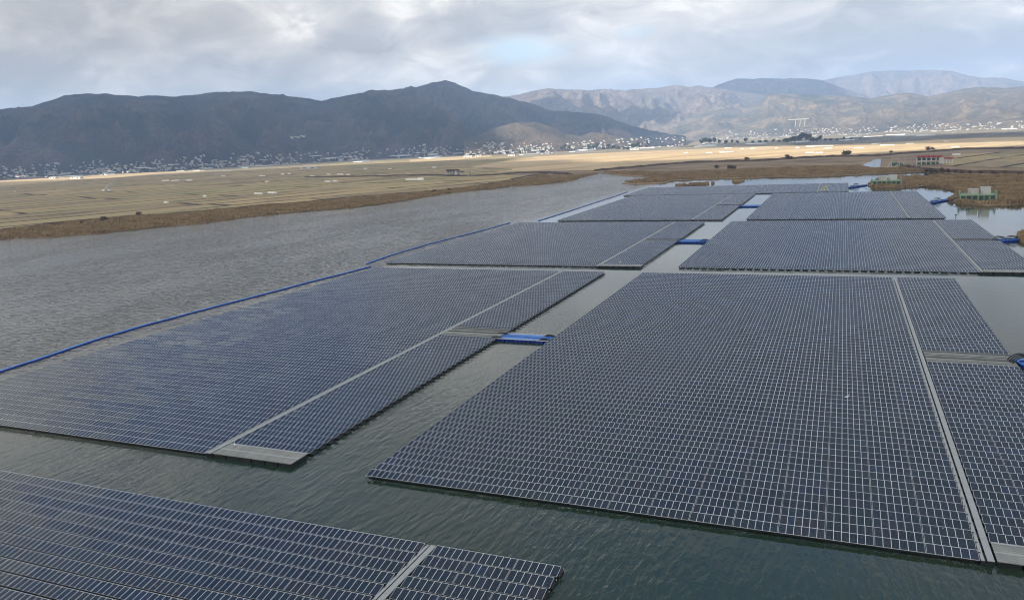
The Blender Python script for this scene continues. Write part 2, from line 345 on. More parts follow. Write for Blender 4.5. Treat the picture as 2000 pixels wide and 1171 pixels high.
M_gold = mat('golden_stubble_field', rough=0.95, fn=field_fn(R(-66), 300, 55, [(0.15, (0.40, 0.29, 0.16)), (0.4, (0.50, 0.375, 0.215)), (0.6, (0.56, 0.43, 0.25)), (0.85, (0.44, 0.345, 0.215))], (0.26, 0.18, 0.10), 10, 0.035))
M_darkfield = mat('dark_field', rough=0.95, fn=field_fn(R(-66), 260, 45, [(0.15, (0.07, 0.075, 0.06)), (0.5, (0.12, 0.11, 0.09)), (0.85, (0.20, 0.19, 0.16))], (0.04, 0.04, 0.035), 5))
M_levee = mat('levee_scrub', (0.085, 0.06, 0.042), 0.95, 0, 0.5, 0.05)
M_track = mat('farm_track', (0.34, 0.31, 0.26), 0.9)

def water_fn(t, b, pos):
    sp = N(t, 'ShaderNodeSeparateXYZ'); t.links.new(pos, sp.inputs[0]); X, Y = sp.outputs[0], sp.outputs[1]
    big = noise(t, pos, 0.012, 4, 0.6)
    col = ramp(t, big, [(0.3, (0.011, 0.032, 0.022)), (0.5, (0.018, 0.037, 0.024)), (0.7, (0.034, 0.042, 0.026))])
    lf = mth(t, 'SUBTRACT', 1.0, sstep(t, mth(t, 'ADD', X, mth(t, 'MULTIPLY', big, 60)), -200, -60))
    col = mixc(t, mth(t, 'MULTIPLY', lf, 0.8), col, (0.125, 0.115, 0.085))      # silt in the open water
    t.links.new(col, b.inputs['Base Color'])
    b.inputs['IOR'].default_value = 1.39; b.inputs['Specular IOR Level'].default_value = 0.5
    # wind waves: long crests close by, chop on the open side, calmer between the arrays
    w1 = noise(t, pos, 1.0, 3, 0.5, (0.85, 0.20, 1), R(-14), 0.6)
    w2 = noise(t, pos, 1.0, 2, 0.5, (1.5, 0.45, 1), R(-22), 0.3)
    w3 = noise(t, pos, 0.55, 1.5, 0.5, (0.55, 1.0, 1), R(28), 0.5)
    gust = noise(t, pos, 0.018, 4, 0.6, (1, 0.4, 1), R(20))
    openw = mth(t, 'SUBTRACT', 1.0, sstep(t, X, -225, -190))
    near = mth(t, 'SUBTRACT', 1.0, sstep(t, mth(t, 'ADD', Y, mth(t, 'MULTIPLY', X, 0.12)), 110, 260))
    g2 = mth(t, 'ADD', 0.35, sstep(t, gust, 0.35, 0.65))
    a1 = mth(t, 'MULTIPLY', mth(t, 'ADD', mth(t, 'MULTIPLY', near, 0.17), 0.010), g2)
    a3 = mth(t, 'ADD', mth(t, 'MULTIPLY', mth(t, 'MULTIPLY', openw, mth(t, 'ADD', 0.5, g2)), 0.58), mth(t, 'MULTIPLY', mth(t, 'MULTIPLY', g2, 0.035), 1.0))
    h = mth(t, 'ADD', mth(t, 'MULTIPLY', w1, a1), mth(t, 'MULTIPLY', w2, mth(t, 'MULTIPLY', a1, 0.35))); h = mth(t, 'ADD', h, mth(t, 'MULTIPLY', w3, a3))
    bp = N(t, 'ShaderNodeBump'); bp.inputs['Distance'].default_value = 1.0; bp.inputs['Strength'].default_value = 1.0
    t.links.new(h, bp.inputs['Height']); t.links.new(bp.outputs[0], b.inputs['Normal'])
    t.links.new(mth(t, 'ADD', 0.07, mth(t, 'MULTIPLY', openw, 0.04)), b.inputs['Roughness'])
M_water = mat('lake_water', rough=0.08, fn=water_fn)

def forest_fn(cols, pale, pf, bscale=0.045):
    def fn(t, b, pos):
        n = noise(t, pos, 0.0016, 6, 0.62); n_ = noise(t, pos, bscale, 5, 0.7); n3_ = noise(t, pos, 0.0045, 6, 0.65, dist=0.6)
        at_ = N(t, 'ShaderNodeAttribute'); at_.attribute_name = 'rib'      # bare brown spurs, evergreen gullies; relief shading painted into the colour too
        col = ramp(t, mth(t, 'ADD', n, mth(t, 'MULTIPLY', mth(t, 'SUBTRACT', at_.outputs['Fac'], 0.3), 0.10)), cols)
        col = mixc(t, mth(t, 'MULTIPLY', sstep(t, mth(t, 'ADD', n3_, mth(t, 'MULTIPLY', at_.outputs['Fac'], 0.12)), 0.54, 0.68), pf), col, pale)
        col = mixc(t, mth(t, 'MULTIPLY', mth(t, 'SUBTRACT', 1.0, sstep(t, at_.outputs['Fac'], -0.2, 0.5)), 0.55), col, tuple(c * 0.8 for c in cols[0][1]))  # gullies darkened in the colour, as shade would
        col = mixc(t, mth(t, 'MULTIPLY', sstep(t, n_, 0.4, 0.65), 0.6), col, tuple(c * 0.5 for c in cols[0][1]))
        t.links.new(col, b.inputs['Base Color'])
        bp = N(t, 'ShaderNodeBump'); bp.inputs['Distance'].default_value = 18; bp.inputs['Strength'].default_value = 0.9
        t.links.new(n_, bp.inputs['Height']); t.links.new(bp.outputs[0], b.inputs['Normal'])
    return fn
M_forest = mat('winter_forest', rough=0.95, fn=forest_fn([(0.35, (0.016, 0.030, 0.040)), (0.48, (0.040, 0.042, 0.054)), (0.6, (0.062, 0.053, 0.060)), (0.7, (0.024, 0.038, 0.042))], (0.13, 0.098, 0.088), 0.6))  # blue of the shaded, hazy slope is put into these forest colours
M_hills = mat('grassy_hill_forest', rough=0.95, fn=forest_fn([(0.33, (0.07, 0.080, 0.055)), (0.46, (0.13, 0.108, 0.08)), (0.58, (0.165, 0.135, 0.10)), (0.7, (0.075, 0.085, 0.06))], (0.36, 0.27, 0.18), 0.5))  # grassy brown hill cover, lighter than the left mountain's forest
M_mound = mat('mixed_foothill_wood', rough=0.95, fn=forest_fn([(0.35, (0.035, 0.045, 0.032)), (0.5, (0.085, 0.068, 0.050)), (0.62, (0.12, 0.092, 0.068)), (0.75, (0.05, 0.055, 0.038))], (0.22, 0.16, 0.11), 0.45))
M_far = mat('far_mountain_forest', rough=0.95, fn=forest_fn([(0.35, (0.10, 0.085, 0.066)), (0.5, (0.165, 0.128, 0.098)), (0.65, (0.20, 0.15, 0.115))], (0.30, 0.235, 0.185), 0.5, 0.02))
def cloud_mat():
    m = bpy.data.materials.new('cloud_vapour'); m.use_nodes = True; t = m.node_tree; t.nodes.clear()
    o = N(t, 'ShaderNodeOutputMaterial'); a = N(t, 'ShaderNodeBsdfTranslucent'); d = N(t, 'ShaderNodeBsdfDiffuse'); mx = N(t, 'ShaderNodeMixShader')
    g = N(t, 'ShaderNodeNewGeometry'); n = noise(t, g.outputs['Position'], 0.002, 4)
    c = ramp(t, n, [(0.3, (0.90, 0.90, 0.91)), (0.7, (0.97, 0.97, 0.97))])
    t.links.new(c, a.inputs[0]); t.links.new(c, d.inputs[0]); mx.inputs[0].default_value = 0.35
    t.links.new(a.outputs[0], mx.inputs[1]); t.links.new(d.outputs[0], mx.inputs[2]); t.links.new(mx.outputs[0], o.inputs[0]); return m
M_cloud = cloud_mat()

# ------------------------------------------------------------------ water and land
w = MB(); w.poly([(-1500, -500, 0), (1300, -500, 0), (1300, 1700, 0), (-1500, 1700, 0)])
w.obj('water', [M_water], kind='structure')

def densify(pts, step=8, amp=2.0, seed=0):
    out_ = []
    for (x0, y0), (x1, y1) in zip(pts[:-1], pts[1:]):
        L = math.hypot(x1 - x0, y1 - y0); n = max(1, min(60, int(L / step)))
        for i in range(n): out_.append((x0 + (x1 - x0) * i / n, y0 + (y1 - y0) * i / n))
    out_.append(pts[-1]); A = np.array(out_)
    d = np.stack([fbm(A[:, 0] / 18, A[:, 1] / 18, 3, seed), fbm(A[:, 0] / 18 + 50, A[:, 1] / 18, 3, seed + 5)], 1) * amp
    d[0] = 0; d[-1] = 0
    return [tuple(p) for p in A + d]
def slab(name, pts, z, depth, mats, top=0, side=0, **kw):
    tri = tessellate_polygon([[Vector((x, y, 0)) for x, y in pts]]); b = MB(); n = len(pts)
    b.v = [(x, y, z) for x, y in pts] + [(x, y, z - depth) for x, y in pts]
    area = sum(pts[i][0] * pts[(i + 1) % n][1] - pts[(i + 1) % n][0] * pts[i][1] for i in range(n))
    for tr in tri:
        a, c, d = [Vector((pts[i][0], pts[i][1], 0)) for i in tr]
        b.f.append(tuple(tr) if (c - a).cross(d - a).z > 0 else tuple(reversed(tr))); b.m.append(top)
    if depth:
        for i in range(n):
            j = (i + 1) % n; f = (i, i + n, j + n, j); b.f.append(f if area > 0 else f[::-1]); b.m.append(side)
    return b.obj(name, mats, **kw)
ZL = 0.7
shore_l = [at(*p) for p in ((-260, 505), (0, 468), (100, 463), (200, 456), (300, 445), (400, 436), (500, 422), (600, 413), (700, 405), (800, 391), (835, 384), (900, 375), (970, 368), (1000, 364), (1050, 361), (1100, 356), (1125, 351), (1131, 347), (1150, 343), (1168, 339))]
shore_r = [at(*p) for p in ((1178, 339), (1215, 343.5), (1262, 346.5), (1282, 349), (1250, 352.5), (1222, 356), (1217, 359), (1240, 361), (1265, 360), (1300, 357), (1312, 354), (1380, 350.5), (1440, 348.5), (1500, 347), (1560, 346.5), (1600, 346.5), (1640, 344), (1700, 341), (1760, 338.5), (1808, 336), (1850, 339), (1886, 342), (1850, 344.5), (1800, 346), (1750, 347), (1735, 351), (1712, 353), (1693, 362), (1700, 366), (1750, 367), (1790, 365.5), (1830, 365), (1850, 369), (1870, 376), (1872, 382), (1850, 391), (1862, 396), (1895, 400), (1925, 404), (1960, 401.5), (2000, 399), (2080, 395))]
SHL = densify(shore_l, 5, 5.0, 3); SHR = densify(shore_r, 5, 3.0, 9)
land = [(-1150, -450), (-900, -200), (-760, 150)] + SHL + SHR + [(260, 560), (420, 350), (520, 0), (700, -450)]
FARD = 17000
land += [(FARD, -450), (FARD, FARD), (-FARD, FARD), (-FARD, -450)]
slab('ground', land, ZL, 1.3, [M_marsh], kind='structure')
def isle(pts, seed, z=0.45):
    P = densify([at(*p) for p in pts] + [at(*pts[0])], 4, 1.0, seed)[:-1]
    slab('ground', P, z, 1.0, [M_marsh], kind='structure'); return P
isles = [isle(((1318, 362), (1345, 360), (1383, 358), (1386, 360), (1350, 363.5), (1322, 364)), 4), isle(((1430, 355), (1437, 351), (1452, 349.5), (1454, 353), (1445, 356.5), (1433, 357)), 5),
         isle(((1389, 358.5), (1394, 357.5), (1395, 359), (1391, 359.7)), 6), isle(((1984, 468), (1990, 458), (2010, 450), (2120, 448), (2160, 470), (2060, 478), (2000, 476)), 8)]
# pond in the marsh
P = densify([at(*p) for p in ((1684, 325), (1694, 318.5), (1703, 316.5), (1705, 313), (1722, 311), (1720, 318), (1719, 328), (1700, 328.5), (1684, 325))], 5, 1.2, 2)[:-1]
slab('water', P, ZL + 0.25, 0.0, [M_water], kind='structure')

# fields (sheets just above the ground)
bnd = [at(*p) for p in ((-200, 478), (0, 452), (100, 441), (180, 432), (250, 426), (350, 419), (430, 412), (500, 405), (600, 397), (700, 387), (800, 379), (875, 372), (925, 367), (962, 359), (1000, 354.5), (1030, 350), (1047, 345))]
paddy = densify(bnd, 20, 1.5, 1) + [at(1000, 343), at(960, 341), at(1000, 337), at(1060, 330), at(1100, 316), at(1000, 304), at(850, 309), at(700, 318), at(500, 330), at(300, 343), at(100, 354), at(0, 358), at(-300, 374)]
slab('field', paddy, ZL + 0.2, 0.0, [M_paddy], kind='structure')
gold = [at(*p) for p in ((925, 342), (1000, 335.5), (1080, 335), (1162, 334), (1200, 331), (1250, 326.5), (1312, 321), (1375, 317), (1440, 316), (1500, 313.5), (1560, 309), (1625, 305.5), (1707, 305), (1750, 300), (1812, 296), (1875, 291.5), (2000, 289), (2300, 275), (2250, 258), (2000, 268), (1925, 270), (1825, 274), (1725, 280), (1500, 286), (1250, 296), (1125, 302), (1050, 306), (1000, 312), (920, 327), (1000, 330), (1000, 333))]
slab('field', gold, ZL + 0.4, 0.0, [M_gold], kind='structure')
gold2 = [at(*p) for p in ((0, 365), (60, 359), (150, 352.5), (220, 348), (300, 341), (400, 335.5), (400, 333), (300, 337), (220, 341), (150, 345), (60, 350), (0, 353))]
slab('field', gold2, ZL + 0.45, 0.0, [M_gold], kind='structure')
gold3 = [at(*p) for p in ((800, 317.5), (900, 312), (960, 306), (960, 303), (900, 306), (800, 312.5))]
slab('field', gold3, ZL + 0.45, 0.0, [M_gold], kind='structure')
dk = [at(*p) for p in ((1560, 285), (1700, 279.5), (1825, 272.5), (1925, 268), (2000, 265), (2200, 255), (2200, 246), (2000, 256), (1850, 264), (1700, 267.5), (1600, 272), (1540, 279))]
slab('field', dk, ZL + 0.45, 0.0, [M_darkfield], kind='structure')
rf = [at(*p) for p in ((1840, 323), (1875, 326), (1940, 328), (2010, 329), (2200, 320), (2200, 305), (2000, 297), (1930, 299), (1860, 303), (1850, 312))]
slab('field', rf, ZL + 0.3, 0.0, [M_paddy], kind='structure')

def levee(name, pts, wdt, hgt, m, seed=0, amp=1.0, **kw):
    P_ = densify(pts, 12, amp, seed); b = MB(); k_ = 0
    for i, p in enumerate(P_):
        q0 = P_[max(0, i - 1)]; q1 = P_[min(len(P_) - 1, i + 1)]; d = Vector((q1[0] - q0[0], q1[1] - q0[1])).normalized(); nx, ny = -d.y, d.x
        hh = hgt * (0.75 + 0.5 * random.random()); ww = wdt * (0.8 + 0.4 * random.random())
        for o, z in ((-ww, ZL - 0.1), (-ww * 0.35, ZL + hh), (ww * 0.35, ZL + hh), (ww, ZL - 0.1)): b.v.append((p[0] + nx * o, p[1] + ny * o, z))
    for i in range(len(P_) - 1):
        for j in range(3): b.f.append((4 * i + j, 4 * i + 4 + j, 4 * i + 5 + j, 4 * i + 1 + j)); b.m.append(0)
    for f in ((0, 1, 2, 3), tuple(4 * (len(P_) - 1) + j for j in (3, 2, 1, 0))): b.f.append(f); b.m.append(0)
    return b.obj(name, [m], kind='structure', **kw)
levee('levee', bnd, 5, 1.8, M_levee, 1)
levee('levee', [at(*p) for p in ((1165, 334.5), (1200, 331.5), (1250, 327), (1312, 321.5), (1375, 317.5), (1440, 316.5), (1500, 314.5), (1560, 310), (1625, 307), (1707, 306), (1750, 302), (1812, 298), (1875, 293), (2000, 291), (2200, 282))], 9, 3.2, M_levee, 2)
levee('levee', [at(*p) for p in ((600, 346.5), (700, 346), (780, 344), (840, 343), (900, 345), (960, 343.5), (1010, 339), (1060, 338), (1110, 341))], 10, 2.2, M_levee, 5)
levee('levee', [at(*p) for p in ((1765, 327), (1800, 333), (1830, 336), (1880, 338.5), (1940, 340), (2000, 341), (2150, 340))], 7, 3.0, M_levee, 7)
levee('levee', [at(*p) for p in ((1000, 351), (1030, 346), (1047, 342), (1070, 341))], 4, 1.6, M_levee, 8)
levee('road', [at(*p) for p in ((205, 370), (210, 364), (217, 358))], 4, 1.0, M_track, 4, 0)
levee('road', [at(*p) for p in ((1560, 310), (1625, 300), (1690, 295), (1760, 291))], 2.5, 0.5, M_track, 4, 0)

# ------------------------------------------------------------------ mountains
def interp(pts):
    A = np.array(sorted(pts)); return lambda a: np.interp(a, A[:, 0], A[:, 1])
class Range:
    def __init__(s, sil, base, rr, seed, pw=1.25, spur=0.36, sx=620, amp2=0.10, clampb=None):
        s.az0, s.az1 = azel(*sil[0])[0], azel(*sil[-1])[0]
        rf_ = rr if callable(rr) else (lambda a: rr + 0 * a)
        s.rr = rf_
        s.H = interp([(azel(*p)[0], CAMZ + float(rf_(azel(*p)[0])) * math.tan(azel(*p)[1])) for p in sil])
        s.r0 = interp([(azel(x, 200)[0], r) for x, r in base]); s.seed = seed; s.pw = pw; s.spur = spur; s.sx = sx; s.amp2 = amp2
    def h(s, a, r):
        r0 = s.r0(a); r1 = s.rr(a); t = (r - r0) / (r1 - r0); H = np.maximum(s.H(a), 1)
        p = np.where(t < 1, np.clip(t, 0, 1) ** s.pw, np.clip(1 - (t - 1) * 0.9, 0, 1))
        p = np.where(t < 1, p * (1 - 0.25 * (1 - p) * 0), p)
        S_ = a * r1; wob = fbm(S_ / 1500, r / 1500, 3, s.seed + 3)
        sp = ridged(S_ / s.sx + wob * 0.9, r / (s.sx * 2.2) + wob * 0.6, 4, s.seed)
        env = np.clip(4 * t * (1 - t), 0, 1) ** 0.8 * (t < 1) + np.clip((t - 1) * 2, 0, .5)
        z = H * p + H * s.spur * env * (sp - 0.45)
        z = z + H * s.amp2 * env * fbm(a * r1 / 300, r / 300, 4, s.seed + 9)
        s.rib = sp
        return np.where(t > 0, np.maximum(z, -5 + 0 * z), -20.0 + 0 * z) + ZL
    def build(s, m, na=420, nr=90):
        a = np.linspace(s.az0, s.az1, na)[:, None] + np.zeros((1, nr)); t = np.linspace(-0.02, 1.5, nr)[None, :]
        r = s.r0(a) + t * (s.rr(a) - s.r0(a)); z = s.h(a, r)
        # crest breaks up a little: trees and knolls on the skyline
        z = z + np.exp(-((t - 1) / 0.05) ** 2) * fbm(a * s.rr(a) / 90, r / 90, 3, s.seed + 20) * 5
        V = np.stack([np.sin(a) * r, np.cos(a) * r, z], -1).reshape(-1, 3)
        i, j = np.meshgrid(np.arange(na - 1), np.arange(nr - 1), indexing='ij'); q = i * nr + j
        Q = np.stack([q, q + nr, q + nr + 1, q + 1], -1).reshape(-1, 4)
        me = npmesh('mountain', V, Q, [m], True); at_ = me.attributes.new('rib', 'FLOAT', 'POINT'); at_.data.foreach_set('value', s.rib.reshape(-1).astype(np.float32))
        return link('mountain', me, kind='structure')
RL = Range([(-420, 225), (-200, 222), (-80, 218), (0, 213), (60, 208), (95, 197), (125, 187), (165, 182), (215, 184), (270, 189), (310, 186), (345, 189), (385, 184), (420, 179), (500, 180), (550, 187), (590, 191), (628, 196), (660, 189), (700, 182), (780, 174), (815, 171), (845, 161), (870, 157), (890, 162), (925, 179), (960, 184), (1000, 194), (1040, 203), (1075, 216), (1120, 219), (1165, 222), (1200, 234), (1240, 248), (1290, 259), (1340, 266)],
           [(-500, 4200), (0, 3900), (300, 3900), (500, 4300), (700, 4500), (900, 4350), (1000, 4150), (1200, 4000), (1400, 4000)], lambda a: 6600 - 900 * np.clip((a - azel(1000, 200)[0]) / 0.2, 0, 1), 1, 1.3, 0.45, 560)
RF = Range([(905, 274), (940, 262), (975, 247), (1010, 239), (1045, 238), (1075, 247), (1105, 262), (1130, 266), (1160, 259), (1190, 262), (1225, 270), (1260, 274)], [(900, 3900), (1260, 3900)], 4500, 31, 0.9, 0.25, 300)
GR5 = Range([(1180, 262), (1250, 254), (1300, 243), (1340, 232), (1380, 214), (1410, 207), (1450, 214), (1490, 196), (1500, 184), (1560, 183.5), (1600, 187), (1640, 186), (1700, 192), (1750, 183), (1775, 181), (1810, 188), (1850, 181), (1880, 173), (1920, 170), (1960, 172), (2000, 169), (2100, 165), (2300, 170)],
           [(1200, 7600), (1500, 7000), (1700, 6300), (2000, 5600), (2300, 5400)], 9300, 41, 1.0, 0.26, 700)
GR2 = Range([(900, 205), (960, 192), (1010, 184), (1045, 176), (1070, 171), (1090, 174), (1110, 175), (1150, 176), (1180, 173), (1215, 177), (1240, 174), (1280, 172), (1320, 166), (1345, 170), (1365, 166), (1385, 170), (1420, 175), (1480, 183), (1560, 190), (1640, 200)],
           [(800, 8000), (1700, 8500)], 11500, 51, 1.0, 0.30, 800)
GR3 = Range([(1300, 190), (1360, 180), (1395, 168), (1415, 160), (1440, 153), (1470, 154), (1500, 152), (1530, 154), (1560, 152.5), (1600, 155), (1625, 164), (1660, 176), (1700, 190)], [(1200, 11500), (1700, 11500)], 14000, 61, 1.1, 0.35, 900)
GR4 = Range([(1480, 190), (1560, 170), (1610, 156), (1640, 149), (1665, 146), (1700, 140), (1760, 136.5), (1830, 136), (1860, 139), (1890, 148), (1920, 152), (1960, 151), (1985, 157), (2030, 163), (2120, 168), (2250, 180)], [(1400, 13500), (2300, 13500)], 16000, 71, 1.1, 0.35, 1000)
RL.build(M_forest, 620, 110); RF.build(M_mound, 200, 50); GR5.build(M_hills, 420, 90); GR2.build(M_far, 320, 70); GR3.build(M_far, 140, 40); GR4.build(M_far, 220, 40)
RANGES = [RL, RF, GR5]
def hit(px, py):
    """where the ray through a pixel meets the land: arrays of pixels -> points"""
    px = np.asarray(px, float); py = np.asarray(py, float)
    D = np.array(F3)[None, :] * FPX + np.outer(px - 1000, np.array(R3)) + np.outer(585.5 - py, np.array(U3))
    D /= np.linalg.norm(D, axis=1)[:, None]; hz = np.hypot(D[:, 0], D[:, 1]); a = np.arctan2(D[:, 0], D[:, 1]); sl = D[:, 2] / hz
    rs = np.arange(700, 9500, 15.0); rr = rs[None, :] + 0 * a[:, None]; aa = a[:, None] + 0 * rr
    g = np.full_like(rr, ZL)
    for R_ in RANGES:
        ok = (aa > R_.az0) & (aa < R_.az1); g = np.maximum(g, np.where(ok, R_.h(aa, rr), ZL))
    z = CAMZ + rr * sl[:, None]; below = z <= g; i = below.argmax(1); found = below.any(1)
    r = rs[i]; return np.stack([np.sin(a) * r, np.cos(a) * r, g[np.arange(len(a)), i]], 1), found

# ------------------------------------------------------------------ clouds that shade parts of the land (they stand between it and the sun)
def sdf(px, py, poly):
    d = np.full(px.shape, 1e18); ins = np.zeros(px.shape, bool); n = len(poly)
    for i in range(n):
        (x0, y0), (x1, y1) = poly[i], poly[(i + 1) % n]; ex, ey = x1 - x0, y1 - y0
        t = np.clip(((px - x0) * ex + (py - y0) * ey) / (ex * ex + ey * ey), 0, 1)
        d = np.minimum(d, (px - x0 - ex * t) ** 2 + (py - y0 - ey * t) ** 2)
        c = ((y0 > py) != (y1 > py)); c &= px < (x1 - x0) * (py - y0) / ((y1 - y0) if y1 != y0 else 1e-9) + x0; ins ^= c
    return np.where(ins, np.sqrt(d), -np.sqrt(d))
def cloud(foot, label, zc=2700, n=90, edge=260, amp=130, ref=0.0):
    P_ = np.array(foot); sh = np.array([SD.x, SD.y]) / SD.z * (zc - ref); P_ = P_ + sh
    x = np.linspace(P_[:, 0].min() - 200, P_[:, 0].max() + 200, n); y = np.linspace(P_[:, 1].min() - 200, P_[:, 1].max() + 200, n)
    X, Y = np.meshgrid(x, y, indexing='ij'); d = sdf(X, Y, [tuple(p) for p in P_]) + amp * fbm(X / 700, Y / 700, 4, 13)
    q = np.clip(d / edge, 0, 1); thick = q ** 0.6
    zt = zc + thick * (150 + 160 * np.clip(ridged(X / 900, Y / 900, 3, 5) + 0.4, 0, 2)); zb = zc - thick * (40 + 30 * fbm(X / 500, Y / 500, 3, 8))
    keep = d > 0; k_ = keep[:-1, :-1] | keep[1:, :-1] | keep[:-1, 1:] | keep[1:, 1:]
    I, J = np.nonzero(k_); q0 = I * n + J; top = np.stack([q0, q0 + n, q0 + n + 1, q0 + 1], 1); bot = top[:, ::-1] + n * n
    V = np.concatenate([np.stack([X, Y, zt], -1).reshape(-1, 3), np.stack([X, Y, zb], -1).reshape(-1, 3)])
    used = np.unique(np.concatenate([top, bot])); mp_ = np.zeros(len(V), int); mp_[used] = np.arange(len(used))
    return link('cloud', npmesh('cloud', V[used], mp_[np.concatenate([top, bot])], [M_cloud], True), kind='stuff')
G = lambda *p: [at(*q, ZL) for q in p]
cloud([(3500, -3000), (-5000, -3000), (-5200, 1500)] + G((0, 360), (150, 352.5), (300, 342), (480, 333), (640, 328), (800, 322), (890, 330), (960, 338), (1000, 336.5), (1080, 336), (1162, 334.5), (1250, 327), (1312, 321), (1375, 318), (1500, 315), (1625, 307), (1707, 306), (1750, 301), (1812, 297), (1875, 293), (2000, 291), (2300, 279)) + [(3500, 1600)], '', edge=160, amp=26, n=150)
def P2(px, r): a = azel(px, 200)[0]; return (math.sin(a) * r, math.cos(a) * r)
cloud([P2(-900, 4200), P2(-400, 4150), P2(0, 4050), P2(200, 3900), P2(300, 3600), P2(500, 3850), P2(700, 3950), P2(850, 4000), P2(930, 4500), P2(1010, 5000), P2(1110, 4900), P2(1200, 5100), P2(1290, 6200), P2(1200, 7600), P2(900, 8200), P2(300, 8500), P2(-900, 8500)], '', edge=240, amp=150, ref=150)
cloud([P2(940, 8800), P2(1090, 9000), P2(1200, 8700), P2(1330, 9000), P2(1290, 9500), P2(1180, 9900), P2(1120, 10500), P2(1050, 10900), P2(960, 10400)], '', zc=2800, edge=200, amp=150, ref=250)
cloud([P2(1370, 12000), P2(1650, 12000), P2(1640, 14800), P2(1370, 15000)], '', zc=2900, edge=200, amp=150, ref=500)
cloud([P2(1480, 2950), P2(1700, 2500), P2(1900, 2300), P2(2150, 2250), P2(2200, 3300), P2(1950, 3300), P2(1700, 3700), P2(1400, 4100), P2(1300, 3700)], '', zc=2700, edge=120, amp=60)

# ------------------------------------------------------------------ floating solar arrays
PT, RP = 6.15, 2.76            # table pitch, row pitch
ZA, ZB, DEP = 0.72, 1.13, 1.95 # low edge, high edge, depth of a row seen from above
def row_mesh(segs, dark=True):
    """one row: segs = [(x0, tables)], table = six framed modules; glass and frame share their edges"""
    v = []; f = []; m = []
    def P3(x, s): return (x, s * DEP, ZA + s * (ZB - ZA))
    ss = (0, 0.012, 0.974, 1)
    for x0, nt_ in segs:
        full = int(nt_); half = nt_ - full
        for k_ in range(full + (1 if half else 0)):
            nm = 6 if k_ < full else 3; xa = x0 + k_ * PT; xs = []
            for j in range(nm): xs += [xa + j * 1.005 + 0.034, xa + j * 1.005 + 0.971]
            xs = [xa] + xs + [xa + nm * 1.005]; n0 = len(v); nx = len(xs)
            for x in xs:
                for s in ss: v.append(P3(x, s))
            for i in range(nx - 1):
                for j in range(3):
                    f.append((n0 + i * 4 + j, n0 + i * 4 + 4 + j, n0 + i * 4 + 5 + j, n0 + i * 4 + 1 + j)); m.append(1 if (j == 1 and i % 2 == 1) else 0)
            a, b_, c, d = n0, n0 + (nx - 1) * 4, n0 + (nx - 1) * 4 + 3, n0 + 3; q = len(v)
            for i_ in (a, b_, c, d): v.append((v[i_][0], v[i_][1], v[i_][2] - 0.035))
            for e_, mi in (((a, q, q + 1, b_), 2 if dark else 0), ((b_, q + 1, q + 2, c), 0), ((c, q + 2, q + 3, d), 0), ((d, q + 3, q, a), 0)): f.append(e_); m.append(mi)  # low lip coloured dark so the shaded gap between rows reads black
            f.append((q, q + 3, q + 2, q + 1)); m.append(2)
    me = bpy.data.meshes.new('panel_row'); me.from_pydata(v, [], f)
    for q_ in (M_alu, M_glass, M_back): me.materials.append(q_)
    me.polygons.foreach_set('material_index', m); me.update(); return me
def float_mesh(segs, solid=False):
    b = MB()
    for x0, nt_ in segs:
        x1 = x0 + nt_ * PT - 0.12
        b.box(x0 - 0.05, x1 + 0.05, 0.30, 0.40, ZA - 0.20, ZA - 0.09, 0); b.box(x0 - 0.05, x1 + 0.28, 1.78, 1.89, ZB - 0.30, ZB - 0.18, 0)  # beams and posts in float black, painting the shade under the rows darker
        b.box(x1 + 0.28, x1 + 0.36, 1.76, 1.91, ZB - 0.32, ZB - 0.16, 1)
        n = int(round(nt_ * 2))
        for i in range(n):
            xa = x0 + i * PT / 2 + 0.45
            w0, w1 = (xa - 0.45, xa + 2.60) if solid else (xa - 0.15, xa + 1.85)
            b.box(w0, w1, 0.75, 2.6, -0.15, 0.24 + 0.003 * (i % 2), 0)
            for xx in (xa + 0.3, xa + 1.4):
                b.box(xx, xx + 0.07, 0.80, 0.87, 0.25, ZA + 0.04, 0); b.box(xx, xx + 0.07, 1.80, 1.87, 0.25, ZB - 0.30, 0)
    return b.mesh('float_frame', [M_float, M_steel])
def strip(b, x0, x1, y0, y1, z, th=0.10, step=6.15, gap=0.05, axis=1, m=0):
    """a walkway strip in lengths with small joints"""
    L = (y1 - y0) if axis else (x1 - x0); n = max(1, int(round(L / step)))
    for i in range(n):
        a = L * i / n + gap / 2; c = L * (i + 1) / n - gap / 2
        if axis: b.box(x0, x1, y0 + a, y0 + c, z - th, z, m)
        else: b.box(x0 + a, x0 + c, y0, y1, z - th, z, m)
